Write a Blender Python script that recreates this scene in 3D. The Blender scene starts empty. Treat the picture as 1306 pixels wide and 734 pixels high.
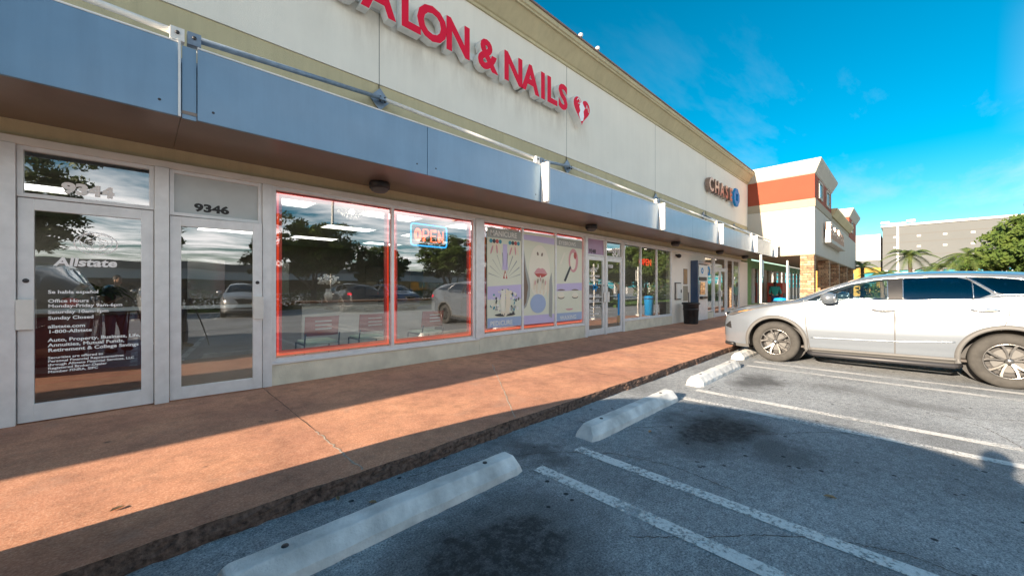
import bpy, bmesh, math, random
from mathutils import Vector, Matrix, Euler
from mathutils.geometry import tessellate_polygon
random.seed(7)
R = math.radians
S = bpy.context.scene
C = S.collection
PI = math.pi

# ------------------------------------------------------------------ materials
def newmat(name):
    m = bpy.data.materials.new(name); m.use_nodes = True
    nt = m.node_tree; nt.nodes.clear()
    out = nt.nodes.new('ShaderNodeOutputMaterial')
    return m, nt, out
def node(nt, t, **k):
    n = nt.nodes.new(t)
    for a, b in k.items(): setattr(n, a, b)
    return n
def ramp(nt, pts):
    n = nt.nodes.new('ShaderNodeValToRGB'); e = n.color_ramp.elements
    while len(e) < len(pts): e.new(0.5)
    for i, (p, c) in enumerate(pts):
        e[i].position = p; e[i].color = (c[0], c[1], c[2], 1) if hasattr(c, '__len__') else (c, c, c, 1)
    return n
def mixc(nt, fac, a, b, mode='MIX'):
    n = nt.nodes.new('ShaderNodeMix'); n.data_type = 'RGBA'; n.blend_type = mode
    for s, v in ((n.inputs['Factor'], fac), (n.inputs[6], a), (n.inputs[7], b)):
        if isinstance(v, bpy.types.NodeSocket): nt.links.new(v, s)
        elif hasattr(v, '__len__'): s.default_value = (v[0], v[1], v[2], 1)
        else: s.default_value = v
    return n.outputs[2]
def noise(nt, vec, scale, detail=4, rough=.55):
    n = nt.nodes.new('ShaderNodeTexNoise'); n.inputs['Scale'].default_value = scale
    n.inputs['Detail'].default_value = detail; n.inputs['Roughness'].default_value = rough
    nt.links.new(vec, n.inputs['Vector']); return n.outputs['Fac']
def pm(name, col, rough=.6, metal=0., var=.12, vs=3., bump=0., bs=60., coat=0., spec=.5, streak=0.):
    m, nt, out = newmat(name)
    b = node(nt, 'ShaderNodeBsdfPrincipled'); nt.links.new(b.outputs[0], out.inputs[0])
    geo = node(nt, 'ShaderNodeNewGeometry'); P = geo.outputs['Position']
    f = noise(nt, P, vs, 5)
    rp = ramp(nt, [(.3, 1 - var), (.7, 1 + var * .4)]); nt.links.new(f, rp.inputs[0])
    c = mixc(nt, 1., col, rp.outputs[0], 'MULTIPLY')
    if streak:
        mp = node(nt, 'ShaderNodeMapping'); mp.inputs['Scale'].default_value = (5, 5, .35)
        nt.links.new(P, mp.inputs[0]); g = noise(nt, mp.outputs[0], 1.5, 6, .65)
        r2 = ramp(nt, [(.42, 1.), (.75, 1 - streak)]); nt.links.new(g, r2.inputs[0])
        c = mixc(nt, 1., c, r2.outputs[0], 'MULTIPLY')
    nt.links.new(c, b.inputs['Base Color'])
    b.inputs['Roughness'].default_value = rough; b.inputs['Metallic'].default_value = metal
    b.inputs['Coat Weight'].default_value = coat; b.inputs['Specular IOR Level'].default_value = spec
    b.inputs['Coat Roughness'].default_value = .04
    if bump:
        g = noise(nt, P, bs, 4, .6); bp = node(nt, 'ShaderNodeBump'); bp.inputs['Strength'].default_value = bump
        bp.inputs['Distance'].default_value = .01
        nt.links.new(g, bp.inputs['Height']); nt.links.new(bp.outputs[0], b.inputs['Normal'])
    return m
def emat(name, col, strength):
    m, nt, out = newmat(name)
    e = node(nt, 'ShaderNodeEmission'); e.inputs[0].default_value = (*col, 1); e.inputs[1].default_value = strength
    nt.links.new(e.outputs[0], out.inputs[0]); return m
def glassmat(name, tint, base, gain, wob=0.):
    m, nt, out = newmat(name)
    tr = node(nt, 'ShaderNodeBsdfTransparent'); tr.inputs[0].default_value = (*tint, 1)
    gl = node(nt, 'ShaderNodeBsdfGlossy'); gl.inputs['Roughness'].default_value = .004
    gl.inputs[0].default_value = (.95, .97, 1, 1)
    fr = node(nt, 'ShaderNodeFresnel'); fr.inputs[0].default_value = 1.5
    ma = node(nt, 'ShaderNodeMath', operation='MULTIPLY_ADD', use_clamp=True)
    ma.inputs[1].default_value = gain; ma.inputs[2].default_value = base
    mx = node(nt, 'ShaderNodeMixShader')
    geo = node(nt, 'ShaderNodeNewGeometry')
    io = node(nt, 'ShaderNodeMapRange'); io.inputs[3].default_value = 1.5; io.inputs[4].default_value = 1 / 1.5   # a thin pane reflects alike from both sides
    nt.links.new(geo.outputs['Backfacing'], io.inputs[0]); nt.links.new(io.outputs[0], fr.inputs[0])
    g = noise(nt, geo.outputs['Position'], 1.3, 1, .3)
    bp = node(nt, 'ShaderNodeBump'); bp.inputs['Strength'].default_value = 1.0; bp.inputs['Distance'].default_value = wob
    nt.links.new(g, bp.inputs['Height'])
    if wob: nt.links.new(bp.outputs[0], gl.inputs['Normal'])
    nt.links.new(fr.outputs[0], ma.inputs[0]); nt.links.new(ma.outputs[0], mx.inputs[0])
    nt.links.new(tr.outputs[0], mx.inputs[1]); nt.links.new(gl.outputs[0], mx.inputs[2])
    nt.links.new(mx.outputs[0], out.inputs[0]); return m

def asphalt_nodes(nt, P, light):
    """returns (color socket, height socket)"""
    fine = noise(nt, P, 85, 3, .85); mid = noise(nt, P, 16, 7, .75); big = noise(nt, P, .55, 6, .62)
    a = ramp(nt, [(.30, (.035, .045, .055)), (.43, (.26, .28, .30)), (.56, (.44, .465, .485)), (.64, (.60, .615, .62)), (.69, (.97, .96, .94))])
    nt.links.new(fine, a.inputs[0])
    b = ramp(nt, [(.32, .58), (.7, 1.3)]); nt.links.new(mid, b.inputs[0])
    c = ramp(nt, [(.32, .62), (.62, 1.12)]); nt.links.new(big, c.inputs[0])
    col = mixc(nt, 1., a.outputs[0], b.outputs[0], 'MULTIPLY'); col = mixc(nt, 1., col, c.outputs[0], 'MULTIPLY')
    # tar specks
    vo = node(nt, 'ShaderNodeTexVoronoi'); vo.inputs['Scale'].default_value = 6.5; nt.links.new(P, vo.inputs['Vector'])
    sp = ramp(nt, [(.09, (.10, .10, .11)), (.13, (1, 1, 1))]); nt.links.new(vo.outputs['Distance'], sp.inputs[0])
    pw = noise(nt, P, .9, 2); pr = ramp(nt, [(.46, 0.), (.54, 1.)]); nt.links.new(pw, pr.inputs[0])
    sp2 = mixc(nt, pr.outputs[0], (1, 1, 1), sp.outputs[0])
    col = mixc(nt, 1., col, sp2, 'MULTIPLY')
    # oil stains left where engines stood
    wn = node(nt, 'ShaderNodeTexNoise'); wn.inputs['Scale'].default_value = 2.6; wn.inputs['Detail'].default_value = 6
    wn.inputs['Roughness'].default_value = .7; nt.links.new(P, wn.inputs['Vector'])
    off = node(nt, 'ShaderNodeVectorMath', operation='MULTIPLY_ADD'); nt.links.new(wn.outputs['Color'], off.inputs[0])
    off.inputs[1].default_value = (.9, .9, 0); nt.links.new(P, off.inputs[2])
    tot = None
    for x, y, rx, ry, k in [(1.35, 1.5, .85, .6, .95), (4.15, 1.35, .8, .5, .97), (3.95, .75, .45, .35, .6), (6.75, 1.55, .75, .38, .75), (6.75, -.15, .3, .45, .42),
                            (2.45, 2.25, .2, .5, .6), (5.2, -.3, .8, .5, .35), (2.6, -.1, .6, .4, .35), (9.8, 1.4, .6, .5, .7), (4.1, -1.2, .5, .6, .6), (-1.5, 1.4, .7, .6, .8),
                            (12.5, 1.4, .7, .5, .7), (15.2, 1.4, .7, .5, .7), (1.6, .6, .5, .3, .45), (7.1, .6, .3, .6, .25)]:
        mp = node(nt, 'ShaderNodeMapping', vector_type='POINT')
        mp.inputs['Location'].default_value = (-(x + .45) / rx, -(y + .45) / ry, 0); mp.inputs['Scale'].default_value = (1 / rx, 1 / ry, 0)
        nt.links.new(off.outputs[0], mp.inputs[0])
        ln = node(nt, 'ShaderNodeVectorMath', operation='LENGTH'); nt.links.new(mp.outputs[0], ln.inputs[0])
        mr = node(nt, 'ShaderNodeMapRange'); mr.inputs[1].default_value = 1.1; mr.inputs[2].default_value = .4
        mr.inputs[3].default_value = 0; mr.inputs[4].default_value = k; nt.links.new(ln.outputs['Value'], mr.inputs[0])
        if tot is None: tot = mr.outputs[0]
        else:
            mxx = node(nt, 'ShaderNodeMath', operation='MAXIMUM'); nt.links.new(tot, mxx.inputs[0]); nt.links.new(mr.outputs[0], mxx.inputs[1]); tot = mxx.outputs[0]
    br = ramp(nt, [(.34, .6), (.54, 1.)]); nt.links.new(mid, br.inputs[0])
    ml = node(nt, 'ShaderNodeMath', operation='MULTIPLY'); nt.links.new(tot, ml.inputs[0]); nt.links.new(br.outputs[0], ml.inputs[1])
    col = mixc(nt, ml.outputs[0], col, (.018, .017, .018))
    return col, fine
def asphalt():
    m, nt, out = newmat('worn_asphalt'); b = node(nt, 'ShaderNodeBsdfPrincipled'); nt.links.new(b.outputs[0], out.inputs[0])
    P = node(nt, 'ShaderNodeNewGeometry').outputs['Position']
    col, h = asphalt_nodes(nt, P, 1); nt.links.new(col, b.inputs['Base Color']); b.inputs['Roughness'].default_value = .85
    bp = node(nt, 'ShaderNodeBump'); bp.inputs['Strength'].default_value = .7; bp.inputs['Distance'].default_value = .006
    nt.links.new(h, bp.inputs['Height']); nt.links.new(bp.outputs[0], b.inputs['Normal']); return m
def linepaint():
    m, nt, out = newmat('worn_line_paint'); b = node(nt, 'ShaderNodeBsdfPrincipled')
    P = node(nt, 'ShaderNodeNewGeometry').outputs['Position']
    w = noise(nt, P, 30, 6, .8); w2 = noise(nt, P, 2.2, 3)
    ad = node(nt, 'ShaderNodeMath', operation='MULTIPLY_ADD'); nt.links.new(w2, ad.inputs[0]); ad.inputs[1].default_value = .8; nt.links.new(w, ad.inputs[2])
    rp0 = ramp(nt, [(.88, 1.), (1.04, .15)]); nt.links.new(ad.outputs[0], rp0.inputs[0])
    sxx = node(nt, 'ShaderNodeSeparateXYZ'); nt.links.new(P, sxx.inputs[0]); mw = node(nt, 'ShaderNodeMapRange'); nt.links.new(sxx.outputs[0], mw.inputs[0])
    mw.inputs[1].default_value = 3.8; mw.inputs[2].default_value = 7.5; mw.inputs[3].default_value = .95; mw.inputs[4].default_value = .5   # paint cover drops further down the lot
    rp = node(nt, 'ShaderNodeMath', operation='MULTIPLY'); nt.links.new(rp0.outputs[0], rp.inputs[0]); nt.links.new(mw.outputs[0], rp.inputs[1])
    gr = noise(nt, P, 120, 3, .7); c = ramp(nt, [(.3, (.66, .67, .67)), (.6, (.9, .9, .88))]); nt.links.new(gr, c.inputs[0])
    nt.links.new(c.outputs[0], b.inputs['Base Color']); b.inputs['Roughness'].default_value = .75
    tr = node(nt, 'ShaderNodeBsdfTransparent'); mx = node(nt, 'ShaderNodeMixShader')
    nt.links.new(rp.outputs[0], mx.inputs[0]); nt.links.new(tr.outputs[0], mx.inputs[1]); nt.links.new(b.outputs[0], mx.inputs[2])
    nt.links.new(mx.outputs[0], out.inputs[0]); return m
def redwalk(name='red_concrete', dark=1.):
    m, nt, out = newmat(name); b = node(nt, 'ShaderNodeBsdfPrincipled'); nt.links.new(b.outputs[0], out.inputs[0])
    P = node(nt, 'ShaderNodeNewGeometry').outputs['Position']
    f = noise(nt, P, 75, 3, .85); mid = noise(nt, P, 5, 7, .7); big = noise(nt, P, .8, 4)
    a = ramp(nt, [(.33, (.47, .21, .125)), (.5, (.61, .295, .178)), (.68, (.76, .46, .32))]); nt.links.new(f, a.inputs[0])
    c1 = ramp(nt, [(.3, .66), (.55, 1.), (.75, 1.1)]); nt.links.new(mid, c1.inputs[0])
    c2 = ramp(nt, [(.35, (.80, .76, .78)), (.62, (1.05, 1.04, 1.0))]); nt.links.new(big, c2.inputs[0])
    c = mixc(nt, 1., a.outputs[0], c1.outputs[0], 'MULTIPLY'); c = mixc(nt, 1., c, c2.outputs[0], 'MULTIPLY')
    # paler scuffs, grey worn paint along the doors
    sc = noise(nt, P, 1.7, 8, .72); sr = ramp(nt, [(.58, 0.), (.74, .45)]); nt.links.new(sc, sr.inputs[0])
    c = mixc(nt, sr.outputs[0], c, (.36, .27, .22))
    vo = node(nt, 'ShaderNodeTexVoronoi'); vo.inputs['Scale'].default_value = 2.1; nt.links.new(P, vo.inputs['Vector'])
    sp = ramp(nt, [(.03, .35), (.06, 1.)]); nt.links.new(vo.outputs['Distance'], sp.inputs[0]); c = mixc(nt, 1., c, sp.outputs[0], 'MULTIPLY')
    nt.links.new(c, b.inputs['Base Color']); b.inputs['Roughness'].default_value = .78
    bp = node(nt, 'ShaderNodeBump'); bp.inputs['Strength'].default_value = .5; bp.inputs['Distance'].default_value = .004
    nt.links.new(f, bp.inputs['Height']); nt.links.new(bp.outputs[0], b.inputs['Normal']); return m
def stone():
    m, nt, out = newmat('ledge_stone'); b = node(nt, 'ShaderNodeBsdfPrincipled'); nt.links.new(b.outputs[0], out.inputs[0])
    P = node(nt, 'ShaderNodeNewGeometry').outputs['Position']
    sx = node(nt, 'ShaderNodeSeparateXYZ'); nt.links.new(P, sx.inputs[0])
    ad = node(nt, 'ShaderNodeMath', operation='ADD'); nt.links.new(sx.outputs[0], ad.inputs[0]); nt.links.new(sx.outputs[1], ad.inputs[1])
    cb = node(nt, 'ShaderNodeCombineXYZ'); nt.links.new(ad.outputs[0], cb.inputs[0]); nt.links.new(sx.outputs[2], cb.inputs[1])
    br = node(nt, 'ShaderNodeTexBrick'); nt.links.new(cb.outputs[0], br.inputs[0]); br.inputs['Scale'].default_value = 1
    br.inputs['Brick Width'].default_value = .33; br.inputs['Row Height'].default_value = .12; br.inputs['Mortar Size'].default_value = .012
    br.inputs[1].default_value = (.50, .34, .20, 1); br.inputs[2].default_value = (.26, .13, .07, 1); br.inputs[3].default_value = (.10, .08, .06, 1)
    br.inputs['Bias'].default_value = -.1
    n = noise(nt, P, 6, 5); rp = ramp(nt, [(.3, .55), (.7, 1.3)]); nt.links.new(n, rp.inputs[0])
    c = mixc(nt, 1., br.outputs[0], rp.outputs[0], 'MULTIPLY'); nt.links.new(c, b.inputs['Base Color']); b.inputs['Roughness'].default_value = .85
    bp = node(nt, 'ShaderNodeBump'); bp.inputs['Distance'].default_value = .02; nt.links.new(c, bp.inputs['Height']); nt.links.new(bp.outputs[0], b.inputs['Normal'])
    return m
def leafmat(name, c1, c2):
    m, nt, out = newmat(name); b = node(nt, 'ShaderNodeBsdfPrincipled'); nt.links.new(b.outputs[0], out.inputs[0])
    P = node(nt, 'ShaderNodeNewGeometry').outputs['Position']
    f = noise(nt, P, 1.6, 5, .7); rp = ramp(nt, [(.35, c1), (.65, c2)]); nt.links.new(f, rp.inputs[0])
    nt.links.new(rp.outputs[0], b.inputs['Base Color']); b.inputs['Roughness'].default_value = .55
    tl = node(nt, 'ShaderNodeBsdfTranslucent'); nt.links.new(rp.outputs[0], tl.inputs[0])
    ad = node(nt, 'ShaderNodeMixShader'); ad.inputs[0].default_value = .3
    nt.links.new(b.outputs[0], ad.inputs[1]); nt.links.new(tl.outputs[0], ad.inputs[2]); nt.links.new(ad.outputs[0], out.inputs[0]); return m

M = {}
M['asphalt'] = asphalt(); M['line'] = linepaint(); M['walk'] = redwalk(); M['stone'] = stone()
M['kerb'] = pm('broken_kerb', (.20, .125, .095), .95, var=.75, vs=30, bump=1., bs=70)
M['stop'] = pm('wheel_stop_paint', (.82, .82, .80), .75, var=.38, vs=5, bump=.5, bs=60)
M['olive'] = pm('olive_stucco', (.56, .485, .30), .85, var=.1, vs=1.2, bump=.5, bs=90, streak=.12)
M['white'] = pm('offwhite_stucco', (.86, .80, .70), .85, var=.05, vs=1, bump=.35, bs=90, streak=.035)
def dirty(m):
    nt = m.node_tree; b = [n for n in nt.nodes if n.type == 'BSDF_PRINCIPLED'][0]; src = b.inputs['Base Color'].links[0].from_socket
    P = node(nt, 'ShaderNodeNewGeometry').outputs['Position']; sx = node(nt, 'ShaderNodeSeparateXYZ'); nt.links.new(P, sx.inputs[0])
    def mr(sock, a, b_, c, d):
        n = node(nt, 'ShaderNodeMapRange'); nt.links.new(sock, n.inputs[0])
        for i, v in enumerate((a, b_, c, d)): n.inputs[i + 1].default_value = v
        return n.outputs[0]
    mp = node(nt, 'ShaderNodeMapping'); mp.inputs['Scale'].default_value = (2.2, 1, .5); nt.links.new(P, mp.inputs[0])
    n = noise(nt, mp.outputs[0], 1.6, 7, .65); rp = ramp(nt, [(.40, 0.), (.68, 1.)]); nt.links.new(n, rp.inputs[0])
    v = rp.outputs[0]
    for k in (mr(sx.outputs[2], 4.95, 5.6, 0, 1), mr(sx.outputs[2], 5.72, 5.9, 1, .15), mr(sx.outputs[0], 1.5, 2.5, 0, 1), mr(sx.outputs[0], 8., 9., 1, .0)):
        ml = node(nt, 'ShaderNodeMath', operation='MULTIPLY'); nt.links.new(v, ml.inputs[0]); nt.links.new(k, ml.inputs[1]); v = ml.outputs[0]
    ml = node(nt, 'ShaderNodeMath', operation='MULTIPLY'); nt.links.new(v, ml.inputs[0]); ml.inputs[1].default_value = .38; v = ml.outputs[0]
    nt.links.new(mixc(nt, v, src, (.30, .22, .15)), b.inputs['Base Color'])
dirty(M['white'])
M['lowwall'] = pm('cream_base_wall', (.72, .67, .54), .8, var=.18, vs=4, bump=.4, bs=60)
M['groove'] = pm('groove_dark', (.12, .11, .10), .9)
M['alu'] = pm('pale_aluminium', (.76, .77, .78), .38, metal=.2, var=.1, vs=8)
M['trimwhite'] = pm('white_trim_paint', (.72, .71, .67), .5, var=.1, vs=5)
M['fascia'] = pm('fascia_metal', (.17, .285, .41), .32, metal=.25, var=.07, vs=2.5, coat=.2, streak=.10, bump=.5, bs=1.6)
M['fascia2'] = pm('fascia_edge', (.80, .79, .76), .5, var=.1, vs=5)
M['soffit'] = pm('brown_soffit', (.22, .17, .14), .3, metal=.25, var=.15, vs=2)
M['rodw'] = pm('white_rod', (.82, .80, .76), .45, var=.15, vs=10)
M['rodb'] = pm('grey_blue_steel', (.22, .29, .38), .5, metal=.2, var=.25, vs=12)
M['black'] = pm('black_plastic', (.018, .018, .02), .45, var=.2, vs=10)
M['dark'] = pm('dark_metal', (.05, .05, .055), .45, metal=.3)
M['redface'] = pm('red_acrylic', (.80, .012, .05), .6, var=.05, spec=.15)
M['letterwhite'] = pm('letter_return', (.78, .77, .74), .5, var=.12, vs=8)
M['bronze'] = pm('bronze_letter', (.34, .24, .20), .3, metal=.6, var=.2, vs=6)
M['chblue'] = pm('blue_acrylic', (.01, .26, .60), .5, spec=.2)
M['glass'] = glassmat('storefront_glass', (.86, .90, .88), .21, 1.5, .0016)
M['doorglass'] = glassmat('door_glass', (.80, .84, .82), .20, 1.5, .004)
M['frost'] = pm('frosted_panel', (.50, .55, .56), .25, var=.08, vs=4)
M['vinyl'] = pm('white_vinyl', (.93, .93, .93), .5, var=.02)
M['vinylblack'] = pm('black_vinyl', (.02, .02, .022), .5)
M['roof'] = pm('roof_coping', (.28, .19, .17), .8, var=.2)
M['wingwhite'] = pm('wing_cream', (.47, .45, .40), .85, var=.05, vs=1, bump=.3, bs=60)
M['wingbeige'] = pm('wing_beige', (.33, .29, .215), .85, var=.05, vs=1)
M['wingred'] = pm('wing_red', (.27, .055, .026), .85, var=.08, vs=1, bump=.3, bs=60)
M['green'] = pm('green_panel', (.22, .42, .16), .5, var=.2, vs=3)
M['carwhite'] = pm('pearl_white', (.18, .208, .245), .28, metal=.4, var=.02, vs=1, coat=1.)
M['cardark'] = pm('dark_grey_paint', (.03, .035, .045), .3, metal=.4, var=.02, coat=.8)
M['carblue'] = pm('blue_paint', (.03, .07, .16), .3, metal=.4, var=.02, coat=.8)
M['carsilver'] = pm('silver_paint', (.42, .43, .44), .3, metal=.5, var=.02, coat=.8)
M['cladding'] = pm('grey_cladding', (.11, .11, .11), .6, var=.1)
M['tyre'] = pm('tyre_rubber', (.05, .048, .045), .85, var=.25, vs=14)
M['rim'] = pm('alloy_rim', (.24, .235, .23), .25, metal=.85, var=.1)
M['chrome'] = pm('chrome_trim', (.75, .75, .74), .15, metal=.95, var=.02)
M['carglass'] = glassmat('car_glass_tint', (.28, .40, .50), .10, 1.2)
M['cardarkglass'] = glassmat('car_glass_dark', (.05, .10, .17), .10, 1.2)
M['clearcar'] = glassmat('car_glass_clear', (.72, .80, .80), .06, 1.0)
M['amber'] = pm('amber_lens', (.75, .32, .05), .2, coat=.8)
M['lamp_lens'] = pm('lamp_lens', (.10, .10, .11), .12, metal=.5, coat=1)
M['seat'] = pm('car_seat', (.10, .09, .085), .7)
M['floor'] = pm('shop_floor', (.22, .19, .16), .45, var=.15, vs=2)
M['inwall'] = pm('shop_wall', (.28, .25, .22), .8)
M['ceil'] = pm('shop_ceiling', (.30, .29, .27), .8)
M['maroon'] = pm('chair_back', (.42, .10, .075), .5)
M['mint'] = pm('chair_seat', (.50, .62, .48), .6)
M['wood'] = pm('desk_wood', (.22, .11, .06), .5, var=.3, vs=6)
M['skin'] = pm('skin', (.50, .30, .21), .55, var=.05)
M['hair'] = pm('dark_hair', (.02, .015, .012), .6)
M['jeans'] = pm('denim', (.04, .07, .15), .8, var=.3, vs=20)
M['shirt'] = pm('black_shirt', (.03, .03, .035), .8)
M['teal'] = pm('teal_shirt', (.02, .28, .25), .8)
M['bark'] = pm('bark', (.16, .12, .09), .9, var=.5, vs=12, bump=1, bs=20)
M['leaf'] = leafmat('oak_leaf', (.05, .085, .022), (.14, .20, .05))
M['leafy'] = leafmat('yellow_green_leaf', (.04, .09, .018), (.16, .22, .05))
M['palm'] = leafmat('palm_leaf', (.05, .10, .03), (.17, .21, .06))
M['grass'] = pm('lawn_green', (.06, .13, .025), .9, var=.5, vs=12)
M['mallgrey'] = pm('mall_grey', (.11, .118, .122), .8, var=.06, vs=.4)
M['mallwhite'] = pm('mall_white', (.42, .42, .42), .8, var=.04)
M['mallyellow'] = pm('mall_yellow', (.42, .25, .05), .8)
M['mallglass'] = pm('mall_glass', (.03, .26, .34), .15, metal=.2, var=.5, vs=.5)
M['lit'] = emat('lit_panel', (1., .97, .90), 1.7)
M['bulb'] = emat('lit_bulb', (1., .85, .65), 5.)
M['neonred'] = emat('neon_red', (1., .10, .03), 1.5)
M['neonblue'] = emat('neon_blue', (.03, .35, .9), .9)
M['ledred'] = emat('led_red', (1., .075, .03), .38)
M['pinkframe'] = pm('red_channel', (.80, .11, .09), .45)
M['redsign'] = emat('red_led_sign', (1., .05, .03), .6)

# ------------------------------------------------------------------ object helpers
def wloc(o):
    v = Vector((0, 0, 0))
    while o: v += o.location; o = o.parent
    return v
def tag(o, label, cat, group=None, kind=None):
    if label: o['label'] = label
    if cat: o['category'] = cat
    if group: o['group'] = group
    if kind: o['kind'] = kind
    return o
def thing(name, label, cat, loc=(0, 0, 0), group=None):
    o = bpy.data.objects.new(name, None); C.objects.link(o); o.location = loc; o.empty_display_size = .1
    return tag(o, label, cat, group)
def structure(o):
    o['kind'] = 'structure'; return o
def dup(o, parent=None):
    c = o.copy(); C.objects.link(c)
    if parent: c.parent = parent
    for ch in list(o.children): dup(ch, c)
    return c

class MB:
    def __init__(s): s.v = []; s.f = []; s.m = []; s.sm = []; s.mats = []
    def mi(s, mat):
        if mat not in s.mats: s.mats.append(mat)
        return s.mats.index(mat)
    def add(s, vs, fs, mat=None, smooth=False):
        o = len(s.v); s.v += [tuple(v) for v in vs]; k = s.mi(mat)
        for f in fs: s.f.append([o + i for i in f]); s.m.append(k); s.sm.append(smooth)
        return s
    def box(s, x0, x1, y0, y1, z0, z1, mat=None):
        vs = [(x0, y0, z0), (x1, y0, z0), (x1, y1, z0), (x0, y1, z0), (x0, y0, z1), (x1, y0, z1), (x1, y1, z1), (x0, y1, z1)]
        return s.add(vs, [(3, 2, 1, 0), (4, 5, 6, 7), (0, 1, 5, 4), (1, 2, 6, 5), (2, 3, 7, 6), (3, 0, 4, 7)], mat)
    def prism(s, pts, axis, a, b, mat=None, smooth=False):
        """pts 2D; axis 'y': pts=(x,z); 'x': pts=(y,z); 'z': pts=(x,y)"""
        n = len(pts)
        def mk(p, q):
            return (p[0], q, p[1]) if axis == 'y' else ((q, p[0], p[1]) if axis == 'x' else (p[0], p[1], q))
        vs = [mk(p, a) for p in pts] + [mk(p, b) for p in pts]
        tri = tessellate_polygon([[Vector((p[0], p[1], 0)) for p in pts]])
        fs = [tuple(t) for t in tri] + [tuple(n + i for i in reversed(t)) for t in tri]
        fs += [(i, (i + 1) % n, n + (i + 1) % n, n + i) for i in range(n)]
        return s.add(vs, fs, mat, smooth)
    def flat(s, pts, y, mat):  # facing -Y polygon (x,z)
        tri = tessellate_polygon([[Vector((p[0], p[1], 0)) for p in pts]])
        return s.add([(p[0], y, p[1]) for p in pts], [tuple(t) for t in tri], mat)
    def tube(s, path, r, n=10, mat=None, closed=False, caps=True):
        path = [Vector(p) for p in path]; rs = r if hasattr(r, '__len__') else [r] * len(path)
        rings = []; up = None; L = len(path)
        for i, p in enumerate(path):
            if closed: t = path[(i + 1) % L] - path[i - 1]
            else: t = path[min(i + 1, L - 1)] - path[max(i - 1, 0)]
            if t.length < 1e-9: t = Vector((0, 0, 1))
            t.normalize()
            if up is None: up = Vector((0, 0, 1)) if abs(t.z) < .9 else Vector((1, 0, 0))
            a = t.cross(up)
            if a.length < 1e-4: a = t.orthogonal()
            a.normalize(); b = a.cross(t); up = b
            rings.append([p + (a * math.cos(2 * PI * k / n) + b * math.sin(2 * PI * k / n)) * rs[i] for k in range(n)])
        vs = [v for q in rings for v in q]; fs = []
        for i in range(L if closed else L - 1):
            j = (i + 1) % L
            for k in range(n): fs.append((i * n + k, i * n + (k + 1) % n, j * n + (k + 1) % n, j * n + k))
        if caps and not closed: fs += [tuple(range(n))[::-1], tuple((L - 1) * n + k for k in range(n))]
        return s.add(vs, fs, mat, True)
    def lathe(s, prof, c, axis='z', n=24, mat=None):
        """prof [(r, h)]"""
        vs = []; 
        for r, h in prof:
            for k in range(n):
                a = 2 * PI * k / n; p, q = r * math.cos(a), r * math.sin(a)
                vs.append((c[0] + p, c[1] + q, c[2] + h) if axis == 'z' else ((c[0] + h, c[1] + p, c[2] + q) if axis == 'x' else (c[0] + p, c[1] + h, c[2] + q)))
        fs = [(i * n + k, i * n + (k + 1) % n, (i + 1) * n + (k + 1) % n, (i + 1) * n + k) for i in range(len(prof) - 1) for k in range(n)]
        return s.add(vs, fs, mat, True)
    def ell(s, c, r, mat=None, n=16, m=10):
        vs = []; fs = []
        for i in range(m + 1):
            t = PI * i / m
            for k in range(n):
                a = 2 * PI * k / n
                vs.append((c[0] + r[0] * math.sin(t) * math.cos(a), c[1] + r[1] * math.sin(t) * math.sin(a), c[2] + r[2] * math.cos(t)))
        for i in range(m):
            for k in range(n): fs.append((i * n + k, (i + 1) * n + k, (i + 1) * n + (k + 1) % n, i * n + (k + 1) % n))
        return s.add(vs, fs, mat, True)
    def build(s, name, mat=None, parent=None, bevel=0., org=None, seg=2):
        o0 = wloc(parent) if parent is not None else Vector((0, 0, 0))
        if org is not None: o0 = o0 * 0 + Vector(org)
        me = bpy.data.meshes.new(name)
        me.from_pydata([(v[0] - o0.x, v[1] - o0.y, v[2] - o0.z) for v in s.v], [], s.f)
        for m in s.mats: me.materials.append(m if m is not None else mat)
        me.polygons.foreach_set('material_index', s.m); me.polygons.foreach_set('use_smooth', s.sm)
        me.update()
        o = bpy.data.objects.new(name, me); C.objects.link(o)
        if parent is not None: o.parent = parent
        elif org is not None: o.location = org
        if bevel:
            b = o.modifiers.new('bevel', 'BEVEL'); b.width = bevel; b.segments = seg; b.limit_method = 'ANGLE'; b.angle_limit = R(40)
        return o
def fixn(o):
    bm = bmesh.new(); bm.from_mesh(o.data); bmesh.ops.recalc_face_normals(bm, faces=bm.faces); bm.to_mesh(o.data); bm.free(); return o
def circ(cx, cz, rx, rz=None, n=28, a0=0, a1=360, rot=0):
    rz = rx if rz is None else rz; out = []
    k = n if a1 - a0 >= 360 else n + 1
    for i in range(k):
        a = R(a0 + (a1 - a0) * i / n); x, z = rx * math.cos(a), rz * math.sin(a)
        c, s_ = math.cos(R(rot)), math.sin(R(rot)); out.append((cx + x * c - z * s_, cz + x * s_ + z * c))
    return out

def textgeo(t, size, bold=0., ext=0., align='LEFT', shear=0., sx=1., spacing=1.):
    cu = bpy.data.curves.new('tx', 'FONT'); cu.body = t; cu.size = size; cu.offset = bold; cu.extrude = ext; cu.align_x = align
    cu.shear = shear; cu.resolution_u = 3; cu.space_character = spacing
    o = bpy.data.objects.new('tx', cu); C.objects.link(o); bpy.context.view_layer.update()
    dg = bpy.context.evaluated_depsgraph_get(); me = bpy.data.meshes.new_from_object(o.evaluated_get(dg))
    vs = [(v.co.x * sx, v.co.y, v.co.z) for v in me.vertices]; fs = [tuple(p.vertices) for p in me.polygons]
    bpy.data.objects.remove(o); bpy.data.curves.remove(cu); bpy.data.meshes.remove(me); return vs, fs
def text(mb, t, x, z, y, size, mat, **k):
    """lettering on a plane facing -Y"""
    vs, fs = textgeo(t, size, **k)
    mb.add([(x + a, y - c, z + b) for a, b, c in vs], fs, mat); return mb

WK = .11      # walkway height
Y0 = 5.93     # glass / wall plane
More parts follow.
